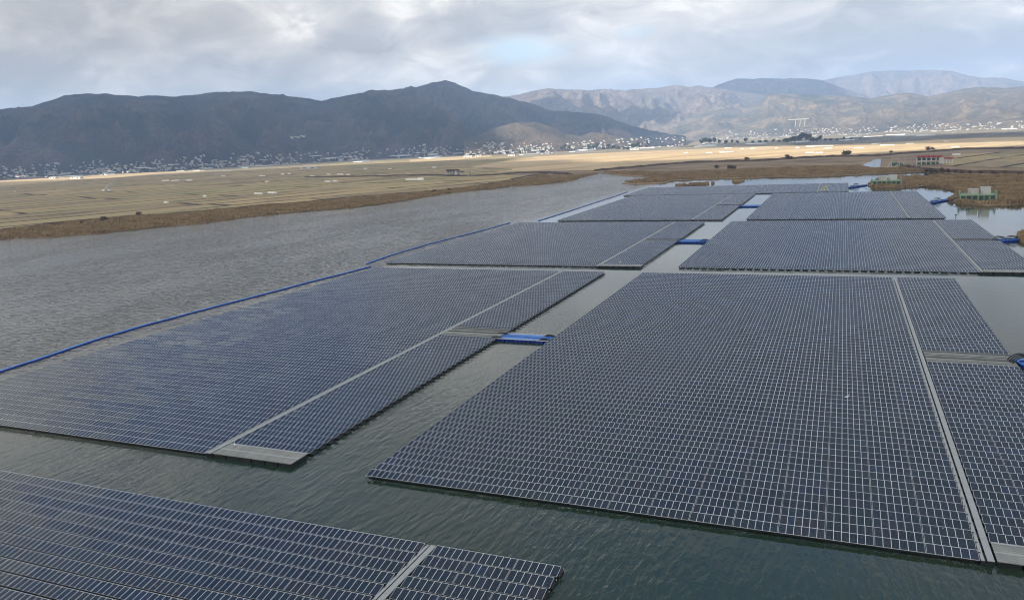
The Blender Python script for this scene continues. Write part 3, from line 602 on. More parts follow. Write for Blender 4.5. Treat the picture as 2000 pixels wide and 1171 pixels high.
def solar_array(x0, nmain, y0, rows, label, skip_side=(), decks=(), side=3, walk=1.9, fl=True):
    t = empty('floating_solar_array', (x0, y0, 0), label=label, cat='solar array', group='floating solar arrays on the lake')
    xw = nmain * PT - 0.1; sx = xw + walk
    full = row_mesh([(0, nmain), (sx, side)]); main = row_mesh([(0, nmain)])
    ff, fm = float_mesh([(0, nmain), (sx, side)], y0 < 150), float_mesh([(0, nmain)], y0 < 150)
    edge_m, edge_f = row_mesh([(0, nmain)], False), row_mesh([(0, nmain), (sx, side)], False)
    for r in range(rows):
        sk = r in skip_side
        o = link('panel_row', (edge_m if r == 0 else main) if sk else (edge_f if r == 0 else full), t); o.location = (0, r * RP, 0)
        link('float_frame', fm if sk else ff, o)
    L = rows * RP - 0.6
    b = MB(); strip(b, xw + 0.10, xw + 0.52, -0.15, L, 0.86); b.obj('narrow_walkway', [M_grate], t)
    b = MB(); strip(b, xw + 0.80, xw + 1.62, -0.15, L, 0.92); b.obj('walkway', [M_grate], t)
    b = MB()
    for i in range(int(L / 3.0)): b.box(xw + 0.15, xw + 1.6, i * 3.0 + 0.3, i * 3.0 + 2.3, -0.15, 0.6)
    b.obj('walkway_float', [M_float], t)
    W_ = side * PT - 0.12
    for r0, r1, kind in decks:
        ya = r0 * RP + 0.05; yb = r1 * RP - 0.55; b = MB()
        if kind == 'slab':
            for i in range(3):
                for j in range(2):
                    b.box(sx + i * W_ / 3 + 0.04, sx + (i + 1) * W_ / 3 - 0.04, ya + j * (yb - ya) / 2 + 0.05, ya + (j + 1) * (yb - ya) / 2 - 0.05, 0.78, 0.88)
            b.obj('deck', [M_deck], t)
            b = MB(); b.box(sx, sx + W_, (ya + yb) / 2 - 0.16, (ya + yb) / 2 + 0.16, 0.883, 0.92); b.box(sx, sx + W_, yb - 0.1, yb + 0.25, 0.86, 0.94); b.obj('deck_rail', [M_grate], t)
        else:
            n = 4; hgt = (yb - ya) / n
            for j in range(n):
                strip(b, sx - 0.05, sx + W_ + 0.1, ya + j * hgt + 0.12, ya + (j + 1) * hgt - (0.9 if j in kind else 0.22), 0.94, 0.12, 6.15, 0.06, 0)
            b.obj('deck', [M_deck], t)
            b = MB()
            for j in range(n):
                if j in kind: continue
                for q in range(1 + j % 2):
                    yq = ya + (j + 0.35 + 0.25 * q) * hgt; b.tube([(sx + W_ * i / 8, yq + 0.12 * math.sin(i * 1.7 + q + j), 1.0) for i in range(9)], 0.045, 5)
            b.obj('cable', [M_cable], t)
        b = MB()
        for i in range(6): b.box(sx + 0.1 + i * W_ / 6, sx + (i + 1) * W_ / 6 - 0.3, ya + 0.3, yb, -0.15, 0.6)
        b.obj('deck_float', [M_float], t)
    return t
AX0, AY0 = -74.3, 106.7
solar_array(AX0, 15, AY0, 75, 'nearest right-hand floating solar array, the widest in the picture, with a long light walkway', set(range(0, 2)) | set(range(34, 38)), [(0, 2, 'slab'), (34, 38, (9,))])
solar_array(-202.6, 15, AY0, 75, 'large floating solar array left of the open channel with a bright diagonal walkway', set(range(0, 2)) | set(range(34, 38)), [(0, 2, 'slab'), (34, 38, (1, 2))])
solar_array(-144.7, 15, 88.4 - 2.0 - 29 * RP, 30, 'foreground floating solar array in the bottom left corner with dark gaps between its rows')
solar_array(-206.6, 17.5, 329.0, 64, 'floating solar array in the second rank left of the channel, ending in a pale deck', set(range(0, 2)) | set(range(30, 33)), [(0, 2, 'slab'), (30, 33, (1,))])
solar_array(-62.9, 18, 329.6, 64, 'floating solar array in the second rank right of the channel, beside a twin walkway', set(range(0, 2)) | set(range(31, 34)), [(0, 2, 'slab'), (31, 34, (9,))])
solar_array(-183.0, 15, 518.6, 77, 'floating solar array in the third rank, left of the far blue bridge', set(range(36, 38)), [(36, 38, (9,))])
solar_array(-55.6, 15, 518.6, 76, 'floating solar array in the third rank, right of the far blue bridge')
solar_array(-192.9, 28, 739.0, 40, 'long low floating solar array farthest away, below the brown reed islands', side=4)

# ------------------------------------------------------------------ booms, bridges, posts
def boom(pts, label, ws=1.0):
    P_ = densify([(p[0], p[1]) for p in pts], 6, 0.35, 3); t = empty('floating_boom', (P_[0][0], P_[0][1], 0), label=label, cat='floating boom', group='blue floating booms left of the arrays')
    ox, oy = P_[0]
    for nm, o0, o1, z0, z1, m in (('boom_top', -0.72, 0.26, 0.36, 0.46, M_fblue), ('boom_float', -0.6, 0.5, -0.25, 0.35, M_dblue)):
        b = MB()
        for i, p in enumerate(P_):
            q0 = P_[max(0, i - 1)]; q1 = P_[min(len(P_) - 1, i + 1)]; d = Vector((q1[0] - q0[0], q1[1] - q0[1])).normalized(); nx, ny = d.y * ws, -d.x * ws
            for o, z in ((o0, z0), (o1, z0), (o1, z1), (o0, z1)): b.v.append((p[0] + nx * o - ox, p[1] + ny * o - oy, z))
        for i in range(len(P_) - 1):
            for j in range(4): b.f.append((4 * i + j, 4 * i + 4 + j, 4 * i + 4 + (j + 1) % 4, 4 * i + (j + 1) % 4)); b.m.append(0)
        b.f.append((0, 1, 2, 3)); b.m.append(0); n = 4 * (len(P_) - 1); b.f.append((n + 3, n + 2, n + 1, n)); b.m.append(0)
        for fi in range(len(b.f)): b.f[fi] = b.f[fi][::-1]
        b.obj(nm, [m], t)
    return t
boom([(-213, 90), (-213.5, 120), (-214.2, 138), (-216.4, 156), (-219.3, 176), (-219.7, 195), (-218.2, 220), (-215.7, 246), (-213.6, 277), (-210.5, 305), (-209.3, 320)], 'blue floating boom along the nearest left array, reaching the left edge of the photo')
boom([(-216.5, 328), (-220, 352), (-221, 400), (-217, 460), (-216, 512)], 'blue floating boom beside the second rank array left of the channel', 0.7)
boom([(-199, 524), (-199, 580), (-201, 668), (-202, 747), (-204, 800)], 'thin far blue floating boom beside the third rank array', 0.5)

def bridge(x0, x1, y0, y1, label, arcs=((0.0, 1),), group='blue cable bridges between arrays', rail=True):
    t = empty('cable_bridge', (x0, y0, 0), label=label, cat='floating bridge', group=group); L = x1 - x0; D = y1 - y0
    b = MB(); strip(b, 0.2, L - 0.2, 0.25, D - 0.25, 0.72, 0.14, 8, 0.03, 0); b.obj('deck', [M_blue], t)
    for y in (0.0, D - 0.16):
        b = MB(); b.box(0, L, y, y + 0.16, 0.7, 0.86); b.obj('edge_beam', [M_alu if rail else M_blue], t)
    b = MB(); n = max(3, int(L / 1.3))
    for i in range(n): b.box(i * L / n + 0.1, (i + 1) * L / n - 0.25, -0.2, D + 0.15, -0.2, 0.55)
    b.obj('bridge_float', [M_dblue], t)
    for sx_, dr in arcs:
        for y in (0.45, D - 1.3):
            b = MB(); b.box(sx_ - 1.1, sx_ + 1.6, y, y + 0.85, 0.73, 0.95); b.tube([(sx_ - 1.6, y + 0.2, 0.8), (sx_ - 0.6, y + 0.3, 1.15), (sx_ + 0.6, y + 0.5, 1.15), (sx_ + 2.2, y + 0.4, 0.8)], 0.12, 5); b.obj('cable', [M_cable], t)
    b = MB(); b.tube([(0.5, D * 0.5, 0.8), (L * 0.4, D * 0.56, 0.8), (L * 0.7, D * 0.46, 0.8), (L - 0.5, D * 0.52, 0.8)], 0.06, 5); b.obj('cable', [M_cable], t)
    return t
bridge(-91.6, -74.6, 200.2, 206.6, 'bright blue floating bridge between the two nearest arrays', ((0.6, 0.5), (15.5, 0.5)))
bridge(-79.6, -63.2, 410.6, 419.0, 'blue floating bridge across the channel between the second rank arrays', ((0.4, 0.6), (14, 0.6)), rail=False)
bridge(-71.3, -55.8, 610.5, 620.5, 'dark blue floating bridge between the third rank arrays', ((1, 0.6),), rail=False)
def shorebridge(p0, p1, wd, label, humps):
    d = Vector((p1[0] - p0[0], p1[1] - p0[1])); L = d.length; t = empty('cable_bridge', (p0[0], p0[1], 0), math.atan2(d.y, d.x), label=label, cat='floating bridge', group='blue cable bridges to the bank')
    b = MB(); strip(b, 0, L, -wd / 2, wd / 2, 0.95, 0.15, 6, 0.03, 0); b.obj('deck', [M_blue], t)
    b = MB(); n = int(L / 2)
    for i in range(n): b.box(i * L / n + 0.1, (i + 1) * L / n - 0.2, -wd / 2 - 0.4, wd / 2 + 0.3, -0.2, 0.7)
    b.obj('bridge_float', [M_dblue], t)
    for h0, w_, hh in humps:
        for q in range(4):
            b = MB(); y = -wd * 0.3 + wd * 0.2 * q; b.tube([(h0 + w_ * i / 10, y, 0.9 + 0.6 * hh * math.sin(math.pi * i / 10) ** 0.8) for i in range(11)], 0.14, 6); b.obj('cable', [M_cable], t, True)
    b = MB(); b.tube([(0.5, 0, 1.05), (L * 0.3, 0.3, 1.1), (L * 0.6, -0.3, 1.1), (L - 1, 0, 1.05)], 0.25, 6); b.obj('cable', [M_dblue], t, True)
    return t
shorebridge((38.6, 204.5), (56, 208), 5.0, 'blue floating bridge with arching black cables at the right edge beside the nearest array', ((-1.6, 5.0, 2.6), (4.5, 5.5, 2.4), (9.5, 4, 2)))
shorebridge((67.3, 418.5), at(2010, 468), 4.5, 'blue floating bridge with two cable arches leaving the second rank array', ((-1.5, 5, 3), (5, 5.5, 2.6), (17, 5, 3)))
shorebridge((57.0, 620.0), at(1857, 390), 4.0, 'dark blue floating bridge running to the larger mint green platform', ((3, 4, 2.0), (9, 7, 3.6)))
shorebridge((7.0, 790.0), at(1690, 362.5), 4.0, 'dark blue floating bridge running to the smaller mint green platform', ((1.5, 4, 2.2), (8, 8, 4.2)))
# corner mooring posts
def post(p, label):
    t = empty('mooring_post', (p[0], p[1], 0), label=label, cat='mooring post')
    b = MB(); b.tube([(0, 0, -0.3), (0, 0, 3.0)], 0.16, 6); b.obj('pole', [M_float], t)
    b = MB(); b.ell((0, 0, 3.0), (0.5, 0.5, 0.45)); b.obj('marker', [M_float], t)
post(at(1866.5, 430), 'dark mooring post behind the right corner of the second rank array'); post(at(1768, 373), 'dark mooring post behind the right corner of the third rank array')
post(at(2035, 560), 'dark mooring post off the right edge of the nearest array')
# yellow hoist at the near end of the far walkway
t = empty('yellow_hoist', (*at(1609, 373.5), 0), label='small yellow and white hoist standing on the front edge of the farthest array', cat='hoist')
b = MB(); b.box(-4, 4, -1.2, 1.2, 0.2, 1.1); b.obj('raft', [M_white], t)
b = MB(); b.tube([(-3, 0, 1), (2.6, 0, 5.6)], 0.35); b.tube([(3, 0, 1), (2.6, 0, 5.6)], 0.35); b.tube([(0.2, 0, 1), (1.8, 0, 4.8)], 0.3); b.obj('frame', [M_yellow], t)

# egrets
def egret(p, z, rz, label):
    b = MB(); b.ell((0, 0, 0.62), (0.34, 0.15, 0.15)); b.tube([(0.26, 0, 0.68), (0.42, 0, 0.86), (0.34, 0, 1.02), (0.42, 0, 1.14)], 0.06, 6, 0, 0.035)
    b.ell((0.46, 0, 1.16), (0.09, 0.05, 0.05)); b.tube([(0.52, 0, 1.16), (0.70, 0, 1.13)], 0.018, 4, 1, 0.005)
    for y in (-0.06, 0.06): b.tube([(0.02, y, 0.5), (-0.02, y, 0.25), (0.02, y, 0)], 0.018, 4, 1)
    b.tube([(-0.3, 0, 0.60), (-0.5, 0, 0.50)], 0.08, 5, 0, 0.02)
    o = b.obj('egret', [M_feather, M_cable], None, True, label=label, cat='bird'); o.location = (p[0], p[1], z); o.rotation_euler.z = rz; o.scale = (1.0,) * 3
egret(at(459, 873, 0.88), 0.88, 2.4, 'white egret standing on the grey deck of the left array')
egret(at(1211, 514.5, 0.88), 0.88, 1.0, 'white egret at the edge of the pale deck in the second rank')
egret(at(1654, 780, 1.0), 1.0, 0.4, 'white egret perched among the panels of the nearest right array')
egret(at(310, 628, 0.8), 0.6, 2.0, 'white egret by the blue boom on the open water side')

# ------------------------------------------------------------------ structures on the banks
def platform(px, py, w_, label, rz, sc=1.0):
    p = at(px, py, ZL); t = empty('equipment_platform', (p[0], p[1], 0.6), rz, label=label, cat='equipment platform', group='mint green platforms on the reed spit')
    D = 9.0 * sc; H = 4.6; W_ = w_
    b = MB(); n = 6
    for i in range(n + 1):
        for y in (0, D): b.box(W_ * i / n - 0.14, W_ * i / n + 0.14, y - 0.14, y + 0.14, 0, H)
    for y in (0, D):
        b.box(-0.2, W_ + 0.2, y - 0.17, y + 0.17, 0.25, 0.6); b.box(-0.2, W_ + 0.2, y - 0.17, y + 0.17, H - 0.3, H)
    for x in (0, W_ / 2, W_): b.box(x - 0.3, x + 0.3, -0.2, 0.2, 0.6, H - 0.3)
    b.obj('steel_frame', [M_green], t)
    b = MB(); b.box(-0.3, W_ + 0.3, -0.3, D + 0.3, H, H + 0.2); b.obj('deck', [M_green], t)
    b = MB()
    for i in range(n):
        x = W_ * i / n + 0.7; b.box(x, x + W_ / n - 1.3, 1.2, 3.4, 0.3, 3.6)
    b.obj('switchgear', [M_dkgreen], t)
    b = MB()
    for h in (0.55, 1.1): 
        for y in (0, D): b.box(0, W_, y - 0.05, y + 0.05, H + h + 0.15, H + h + 0.24)
        for x in (0, W_): b.box(x - 0.05, x + 0.05, 0.06, D - 0.06, H + h + 0.15, H + h + 0.24)
    for i in range(13):
        for y in (0, D): b.box(W_ * i / 12 - 0.05, W_ * i / 12 + 0.05, y - 0.06, y + 0.06, H + 0.2, H + 1.35)
    for x in (-0.2, W_): b.box(x, x + 0.25, 0.5, D - 0.5, H + 0.2, H + 3.0)
    b.obj('railing', [M_green], t)
    for k_, (xa, xb, h, ya) in enumerate(((W_ * 0.24, W_ * 0.52, 3.6, 2.0), (W_ * 0.58, W_ * 0.86, 4.9, 2.4))):
        b = MB(); b.box(xa, xb, ya, D - 1.5, H + 0.2, H + 0.2 + h); q = b.obj('container', [M_cream if k_ == 0 else M_white], t)
        b = MB(); b.box(xa - 0.12, xb + 0.12, ya - 0.12, D - 1.4, H + 0.2 + h, H + 0.4 + h); b.obj('container_roof', [M_paleroof], q)
        b = MB(); b.box(xa + 0.4, xa + 1.4, ya - 0.06, ya - 0.003, H + 0.3, H + 2.3); b.obj('door', [M_greyroof], q)
    b = MB()
    for i in range(4): b.tube([(-0.5, 2 + i, 2.8), (-3, 1.5 + i, 2.2), (-6, 1 + i * 0.8, 0.5)], 0.16, 5)
    b.obj('cable', [M_cable], t)
platform(1875, 394, 21.5, 'larger mint green equipment platform with two white containers on the reed spit', R(0))
platform(1703, 363.5, 24, 'smaller mint green equipment platform farther back beside the water inlet', R(0), 1.1)

def pump_house(px, py, L, bays, roofm, wallm, label, rz, ext):
    p = at(px, py, ZL); t = empty('pump_house', (p[0], p[1], ZL - 0.1), rz, label=label, cat='pump house')
    H0, H1 = 5.2, 9.2; bw = L * (0.68 if ext else 1.0) / bays; LM = bw * bays
    b = MB()
    for i in range(bays + 1): b.box(i * bw - 0.45, i * bw + 0.45, -0.5, 0.5, 0, H1 + 0.3); b.box(i * bw - 0.45, i * bw + 0.45, 8.5, 9.5, 0, H0)
    if ext:
        for i in range(4): b.box(LM + 3 + i * (L - LM) / 4 * 0.98, LM + 3.9 + i * (L - LM) / 4 * 0.98, -0.5, 0.5, 0, 7)
    b.obj('column', [M_white], t)
    b = MB(); b.box(0, LM, 0.15, 9.2, H0 - 0.6, H0); b.box(0.2, LM - 0.2, 1.2, 9.0, H0, H1)
    if ext: b.box(LM + 0.3, L, 0.8, 8, 2.2, 6.6)
    b.obj('wall', [wallm], t)
    b = MB(); b.box(LM - 2.5, LM + 3.5, -0.8, 0.5, 1.0, H1 - 0.5); b.obj('stair_tower', [M_white], t)
    for i in range(bays):
        b = MB(); b.box(i * bw + 0.9, (i + 1) * bw - 0.9, 1.1, 1.197, H0 + 0.6, H1 - 0.8); b.obj('window', [M_win], t)
        b = MB(); b.box(i * bw + 0.9, (i + 1) * bw - 0.9, 1.4, 5, 0.2, 2.6); b.obj('pump', [M_dkgreen], t)
    def gable(b, x0, x1, y0, y1, z, h, along):
        if along: pts = [(x0, y0, z), (x1, y0, z), (x1, y1, z), (x0, y1, z), (x0, (y0 + y1) / 2, z + h), (x1, (y0 + y1) / 2, z + h)]; fs = ((0, 1, 5, 4), (2, 3, 4, 5), (0, 4, 3), (1, 2, 5), (0, 3, 2, 1))
        else: pts = [(x0, y0, z), (x1, y0, z), (x1, y1, z), (x0, y1, z), ((x0 + x1) / 2, y0, z + h), ((x0 + x1) / 2, y1, z + h)]; fs = ((0, 1, 4), (1, 2, 5, 4), (2, 3, 5), (3, 0, 4, 5), (0, 3, 2, 1))
        n = len(b.v); b.v += pts
        for f_ in fs: b.f.append(tuple(n + i for i in f_)); b.m.append(0)
    b = MB(); gable(b, -0.8, LM + 0.8, -0.6, 10.2, H1 + 0.31, 2.6, True)
    for i in range(bays): gable(b, i * bw + 0.8, (i + 1) * bw - 0.8, -1.2, 4, H1 + 0.45, 2.4, False)
    if ext: gable(b, LM + 0.9, L + 0.6, -0.2, 8.8, 7.05, 2.0, True)
    b.obj('roof', [roofm], t)
pump_house(1790, 322, 42, 5, M_red, M_white, 'white pump house on columns with a bright red tiled roof', R(-12), True)
pump_house(872, 343.5, 45, 6, M_brownroof, M_cream, 'cream pump house on columns with a brown toothed roof across the fields', R(-28), True)

# sluice with tall gate frame near the pond
def sluice(px, py, label, s=1.0, rz=0.0):
    p = at(px, py, ZL); t = empty('sluice_gate', (p[0], p[1], ZL - 0.1), rz, label=label, cat='sluice gate')
    b = MB()
    for x in (0, 9 * s): b.box(x - 0.5, x + 0.5, -0.5, 0.5, 0, 13 * s)
    b.box(0.5, 9 * s - 0.5, -0.35, 0.35, 11 * s, 12 * s); b.obj('gate_tower', [M_concrete], t)
    b = MB(); b.box(0.6, 9 * s - 0.6, -0.2, 0.2, 2, 6 * s); b.obj('gate', [M_dkgreen], t)
    b = MB(); b.tube([(-5, 0, 0), (0, 1.2, 9 * s)], 0.5); b.tube([(5, -1.2, 0), (9 * s, -1.2, 8 * s)], 0.3); b.obj('brace', [M_white], t)
sluice(1741, 327, 'tall pale sluice gate frame between the pond and the red-roofed pump house', 1.0, R(-10))
sluice(1756, 325, 'second shorter sluice frame just left of the red-roofed pump house', 0.6, R(-10))
sluice(917, 346, 'pale sluice frame right of the brown-roofed pump house', 0.8, R(-28))

# utility poles
def pole_proto():
    t = empty('utility_pole', (0, 0, -200)); b = MB(); b.tube([(0, 0, 0), (0, 0, 13)], 0.30, 6, 0, 0.2); b.obj('pole', [M_concrete], t)
    b = MB(); b.box(-1.1, 1.1, -0.08, 0.08, 11.6, 11.8); b.box(-0.8, 0.8, -0.08, 0.08, 10.4, 10.55); b.obj('crossarm', [M_steel], t); return freeze(t)
PP = pole_proto(); first = True
for grp, lab, pts in (('utility poles around the red-roofed pump house', 'pale concrete utility pole with crossarm near the red-roofed pump house', ((1744, 326), (1753, 329), (1766, 324), (1781, 331), (1834, 329), (1921, 326), (1792, 318))),
                      ('utility poles around the brown-roofed pump house', 'pale utility pole standing beside the brown-roofed pump house', ((906, 343), (912, 346), (918, 341), (928, 344))),
                      ('utility poles along the far edge of the golden field', 'thin utility pole on the far edge of the golden field', ((1117, 317), (1138, 316), (1147, 315.5), (1155, 315), (1640, 282), (1667, 281), (1735, 277), (1710, 280), (1926, 270), (1938, 269), (1950, 268.5), (1960, 268))),
                      ('utility poles in the left paddy fields', 'thin utility pole in the left paddy fields', ((743, 346), (788, 343), (150, 362), (420, 349), (560, 340)))):
    for p in pts:
        o = PP if first else copy_tree(PP); first = False
        g = at(*p, ZL); o.location = (g[0], g[1], ZL - 0.2); o.rotation_euler.z = R(20); tag(o, lab, 'utility pole', grp)
# viaduct in the hills
def viaduct():
    (A, B), ok = hit([1539, 1582], [247, 243])[0][:2], 0
    rr = 6300; a0 = azel(1539, 233)[0]; a1 = azel(1580, 231)[0]; z = CAMZ + rr * math.tan(azel(1560, 232)[1])
    pa = Vector((math.sin(a0) * rr, math.cos(a0) * rr)); pb = Vector((math.sin(a1) * rr, math.cos(a1) * rr)); d = pb - pa; L = d.length
    t = empty('viaduct', (pa.x, pa.y, 0), math.atan2(d.y, d.x), label='pale road viaduct on tall tapered piers crossing a valley in the right hills', cat='viaduct')
    b = MB(); b.box(0, L, -6, 6, z - 7, z); b.obj('road_deck', [M_concrete], t)
    for f_ in (0.38, 0.6, 0.82):
        b = MB(); b.tube([(L * f_ - 4, 0, z - 58), (L * f_, 0, z - 9)], 3.0, 8, 0, 2.2); b.box(L * f_ - 9, L * f_ + 9, -5, 5, z - 9, z - 6.01); b.obj('pier', [M_concrete], t)
viaduct()

# ------------------------------------------------------------------ villages, greenhouses, warehouses
def house_mesh(L, D, H, rh, roof, wall):
    b = MB(); b.box(-L / 2, L / 2, -D / 2, D / 2, -8, H, 0)
    n = len(b.v); e = 0.6
    b.v += [(-L / 2 - e, -D / 2 - e, H + 0.01), (L / 2 + e, -D / 2 - e, H + 0.01), (L / 2 + e, D / 2 + e, H + 0.01), (-L / 2 - e, D / 2 + e, H + 0.01), (-L / 2 - e, 0, H + rh), (L / 2 + e, 0, H + rh)]
    for f_ in ((0, 1, 5, 4), (2, 3, 4, 5), (0, 4, 3), (1, 2, 5), (0, 3, 2, 1)): b.f.append(tuple(n + i for i in f_)); b.m.append(1)
    for x in (-L * 0.25, L * 0.25): b.box(x - L * 0.09, x + L * 0.09, -D / 2 - 0.06, -D / 2 - 0.004, H * 0.35, H * 0.75, 2)
    return b.mesh('house', [wall, roof, M_win])
HM = [house_mesh(12, 8, 4, 2, M_blueroof, M_white), house_mesh(14, 9, 4, 2.2, M_greyroof, M_white), house_mesh(11, 8, 5, 2, M_brownroof, M_cream), house_mesh(16, 10, 5, 1.8, M_paleroof, M_white),
      house_mesh(13, 9, 7, 1.5, M_paleroof, M_cream), house_mesh(12, 8, 4, 2, M_red, M_white), house_mesh(26, 14, 6, 2, M_paleroof, M_white)]
def arch_mesh(L, D, H, bays=1):
    b = MB()
    for q in range(bays):
        o = q * D; n = len(b.v); K = 7
        for x in (-L / 2, L / 2):
            for i in range(K): t_ = math.pi * i / (K - 1); b.v.append((x, o - D / 2 * math.cos(t_) * 0.98, max(0, H * math.sin(t_) ** 0.7)))
        for i in range(K - 1): b.f.append((n + i, n + K + i, n + K + i + 1, n + i + 1)); b.m.append(0)
        b.f.append(tuple(n + i for i in range(K))); b.m.append(0); b.f.append(tuple(n + K + i for i in reversed(range(K)))); b.m.append(0)
        for fi in range(len(b.f) - K - 1, len(b.f)): b.f[fi] = b.f[fi][::-1]
    return b.mesh('greenhouse', [M_vinyl])
GM = [arch_mesh(90, 7.5, 3.4), arch_mesh(70, 8, 3.6, 3), arch_mesh(110, 8, 4, 5), arch_mesh(150, 8, 4, 4)]
def scatter(zone, n, meshes, name, cat, grp, lab, rzs=(0, 90), weights=None, jit=12, seed=0, zo=0.0, sc=(0.6, 1.0)):
    """zone: pixel polyline band [(x, ytop, ybottom)]"""
    r_ = random.Random(seed); xs = [z[0] for z in zone]; X, Y = [], []
    for _ in range(n):
        x = r_.uniform(xs[0], xs[-1]); yt = np.interp(x, xs, [z[1] for z in zone]); yb = np.interp(x, xs, [z[2] for z in zone]); X.append(x); Y.append(r_.uniform(yt, yb))
    P_, ok = hit(X, Y)
    for p, k_ in zip(P_, ok):
        if not k_: continue
        me = r_.choices(meshes, weights or ([8, 8, 8, 6, 4, 4, 1] if len(meshes) == 7 else None))[0]
        o = link(name, me, label=lab, cat=cat, group=grp); o.location = (p[0], p[1], p[2] - 0.1 + zo); o.rotation_euler.z = R(r_.choice(rzs) + r_.uniform(-jit, jit)); s_ = r_.uniform(*sc); o.scale = (s_, s_, s_)
scatter([(0, 328, 350), (150, 326, 345), (260, 320, 340), (400, 306, 333)], 66, HM, 'house', 'house', 'houses in the village at the left edge', 'tiny pale house in the village below the left end of the dark mountain', seed=1)
scatter([(380, 306, 332), (520, 300, 324), (700, 296, 316)], 66, HM, 'house', 'house', 'houses in the village under the middle of the dark mountain', 'tiny pale house in the village under the middle of the dark mountain', seed=2)
scatter([(700, 290, 312), (860, 283, 305), (960, 280, 302), (1120, 280, 300)], 74, HM, 'house', 'house', 'houses in the village under the mountain peak', 'tiny pale house in the village below and right of the mountain peak', seed=3)
scatter([(1100, 278, 296), (1250, 270, 290), (1420, 262, 283), (1560, 260, 279)], 52, HM, 'house', 'house', 'houses between the dark trees and the golden field', 'tiny pale house near the dark tree clumps behind the golden field', seed=4, weights=[8, 8, 8, 1, 2, 3, 0], sc=(0.65, 1.05))
scatter([(1420, 257, 272), (1600, 250, 266), (1800, 246, 258), (2010, 238, 252)], 58, [HM[3], HM[4], HM[6], HM[5]], 'house', 'house', 'houses in the sunlit town at the right', 'tiny sunlit house in the town under the right-hand hills', seed=5, sc=(0.7, 1.1))
scatter([(0, 336, 350), (200, 328, 343), (420, 316, 333), (700, 302, 317), (900, 296, 307), (1060, 292, 302)], 70, GM, 'greenhouse', 'greenhouse', 'long greenhouses at the foot of the dark mountain', 'long low white greenhouse at the foot of the dark mountain', rzs=(-24, -24, 66), jit=4, seed=6)
scatter([(1100, 292, 300), (1300, 284, 291), (1500, 272, 282), (1720, 262, 272), (1990, 250, 262)], 30, GM, 'greenhouse', 'greenhouse', 'long greenhouses behind the golden field', 'long low white greenhouse behind the golden field', rzs=(-24, 66), jit=4, seed=7)
def far_houses():
    # the many roofs too small and too many to tell apart, past the three hundred houses above
    r_ = random.Random(77); X, Y = [], []
    for zone, n in (([(0, 326, 348), (260, 318, 338), (500, 304, 324), (700, 296, 314), (900, 286, 304), (1120, 280, 298)], 650), ([(1100, 276, 293), (1300, 268, 288), (1500, 260, 280)], 130), ([(1400, 262, 274), (1600, 250, 266), (1800, 244, 258), (2010, 236, 251)], 330)):
        xs = [z[0] for z in zone]
        for _ in range(n):
            x = r_.uniform(xs[0], xs[-1]); yt = np.interp(x, xs, [z[1] for z in zone]); yb = np.interp(x, xs, [z[2] for z in zone])
            if pn(x / 45, 3.3) + r_.uniform(-0.25, 0.25) < -0.12: continue
            X.append(x); Y.append(yb - (yb - yt) * r_.random() ** 1.5)
    P_, ok = hit(X, Y); b = MB()
    for p, k_ in zip(P_, ok):
        if not k_ or p[2] > 75: continue
        L = r_.uniform(6, 16); D = r_.uniform(5, 9); H = r_.uniform(3, 6); a = R(r_.choice((0, 66, -24)) + r_.uniform(-10, 10)); ca, sa = math.cos(a), math.sin(a); n = len(b.v); rm = r_.choice((1, 1, 1, 2, 3, 4, 4, 5)); rh = r_.uniform(0.8, 2.2)
        for x, y, z in ((-L, -D, -4), (L, -D, -4), (L, D, -4), (-L, D, -4), (-L, -D, H), (L, -D, H), (L, D, H), (-L, D, H), (-L, 0, H + rh), (L, 0, H + rh)):
            b.v.append((p[0] + (x * ca - y * sa) / 2, p[1] + (x * sa + y * ca) / 2, p[2] + z))
        for f_, mi in (((0, 1, 5, 4), 0), ((1, 2, 6, 9, 5), 0), ((2, 3, 7, 6), 0), ((3, 0, 4, 8, 7), 0), ((4, 5, 9, 8), rm), ((6, 7, 8, 9), rm)): b.f.append(tuple(n + i for i in f_)); b.m.append(mi)
    b.obj('houses', [M_concrete, M_greyroof, M_paleroof, M_blueroof, M_brownroof, M_red], label='countless tiny roofs of the villages at the foot of the mountains', cat='houses', kind='stuff')
far_houses()
# bales and small sheds out in the fields, at the places one sees them
bale = arch_mesh(14, 3.2, 2.4); bale.materials[0] = M_straw
def place(me, pts, name, cat, grp, lab, rz=-24, sc=1.0):
    P_, ok = hit([p[0] for p in pts], [p[1] for p in pts])
    for q, (p, spec) in enumerate(zip(P_, pts)):
        o = link(name, me, label=lab, cat=cat, group=grp); o.location = (p[0], p[1], p[2]); s_ = spec[2] if len(spec) > 2 else 1.0
        o.rotation_euler.z = R(rz + (spec[3] if len(spec) > 3 else 0)); o.scale = (s_ * sc, sc, sc)
place(bale, [(29, 376, 0.5), (202, 373, 0.9), (213, 373, 0.8), (323, 353.5, 1.3, 50), (342, 353.5, 1.4, 50), (370, 353, 2.4), (436, 344, 1.8), (522, 356, 1), (552, 341, 1), (565, 340, 1), (512, 344, 2.2), (610, 345, 1.3), (642, 341, 1), (662, 341.5, 1), (668, 341.5, 0.6), (680, 342, 0.8), (640, 356, 1.3), (655, 355, 1.1), (505, 380, 1.6), (532, 378, 1.7), (810, 352, 3.6), (822, 350, 1.0), (714, 330, 1.0), (762, 330.5, 0.8), (848, 328, 1.1), (325, 397, 0.7), (400, 385, 0.5)],
      'wrapped_bale', 'bale row', 'white wrapped bale rows in the left paddy fields', 'short white wrapped bale row lying in the left paddy fields')
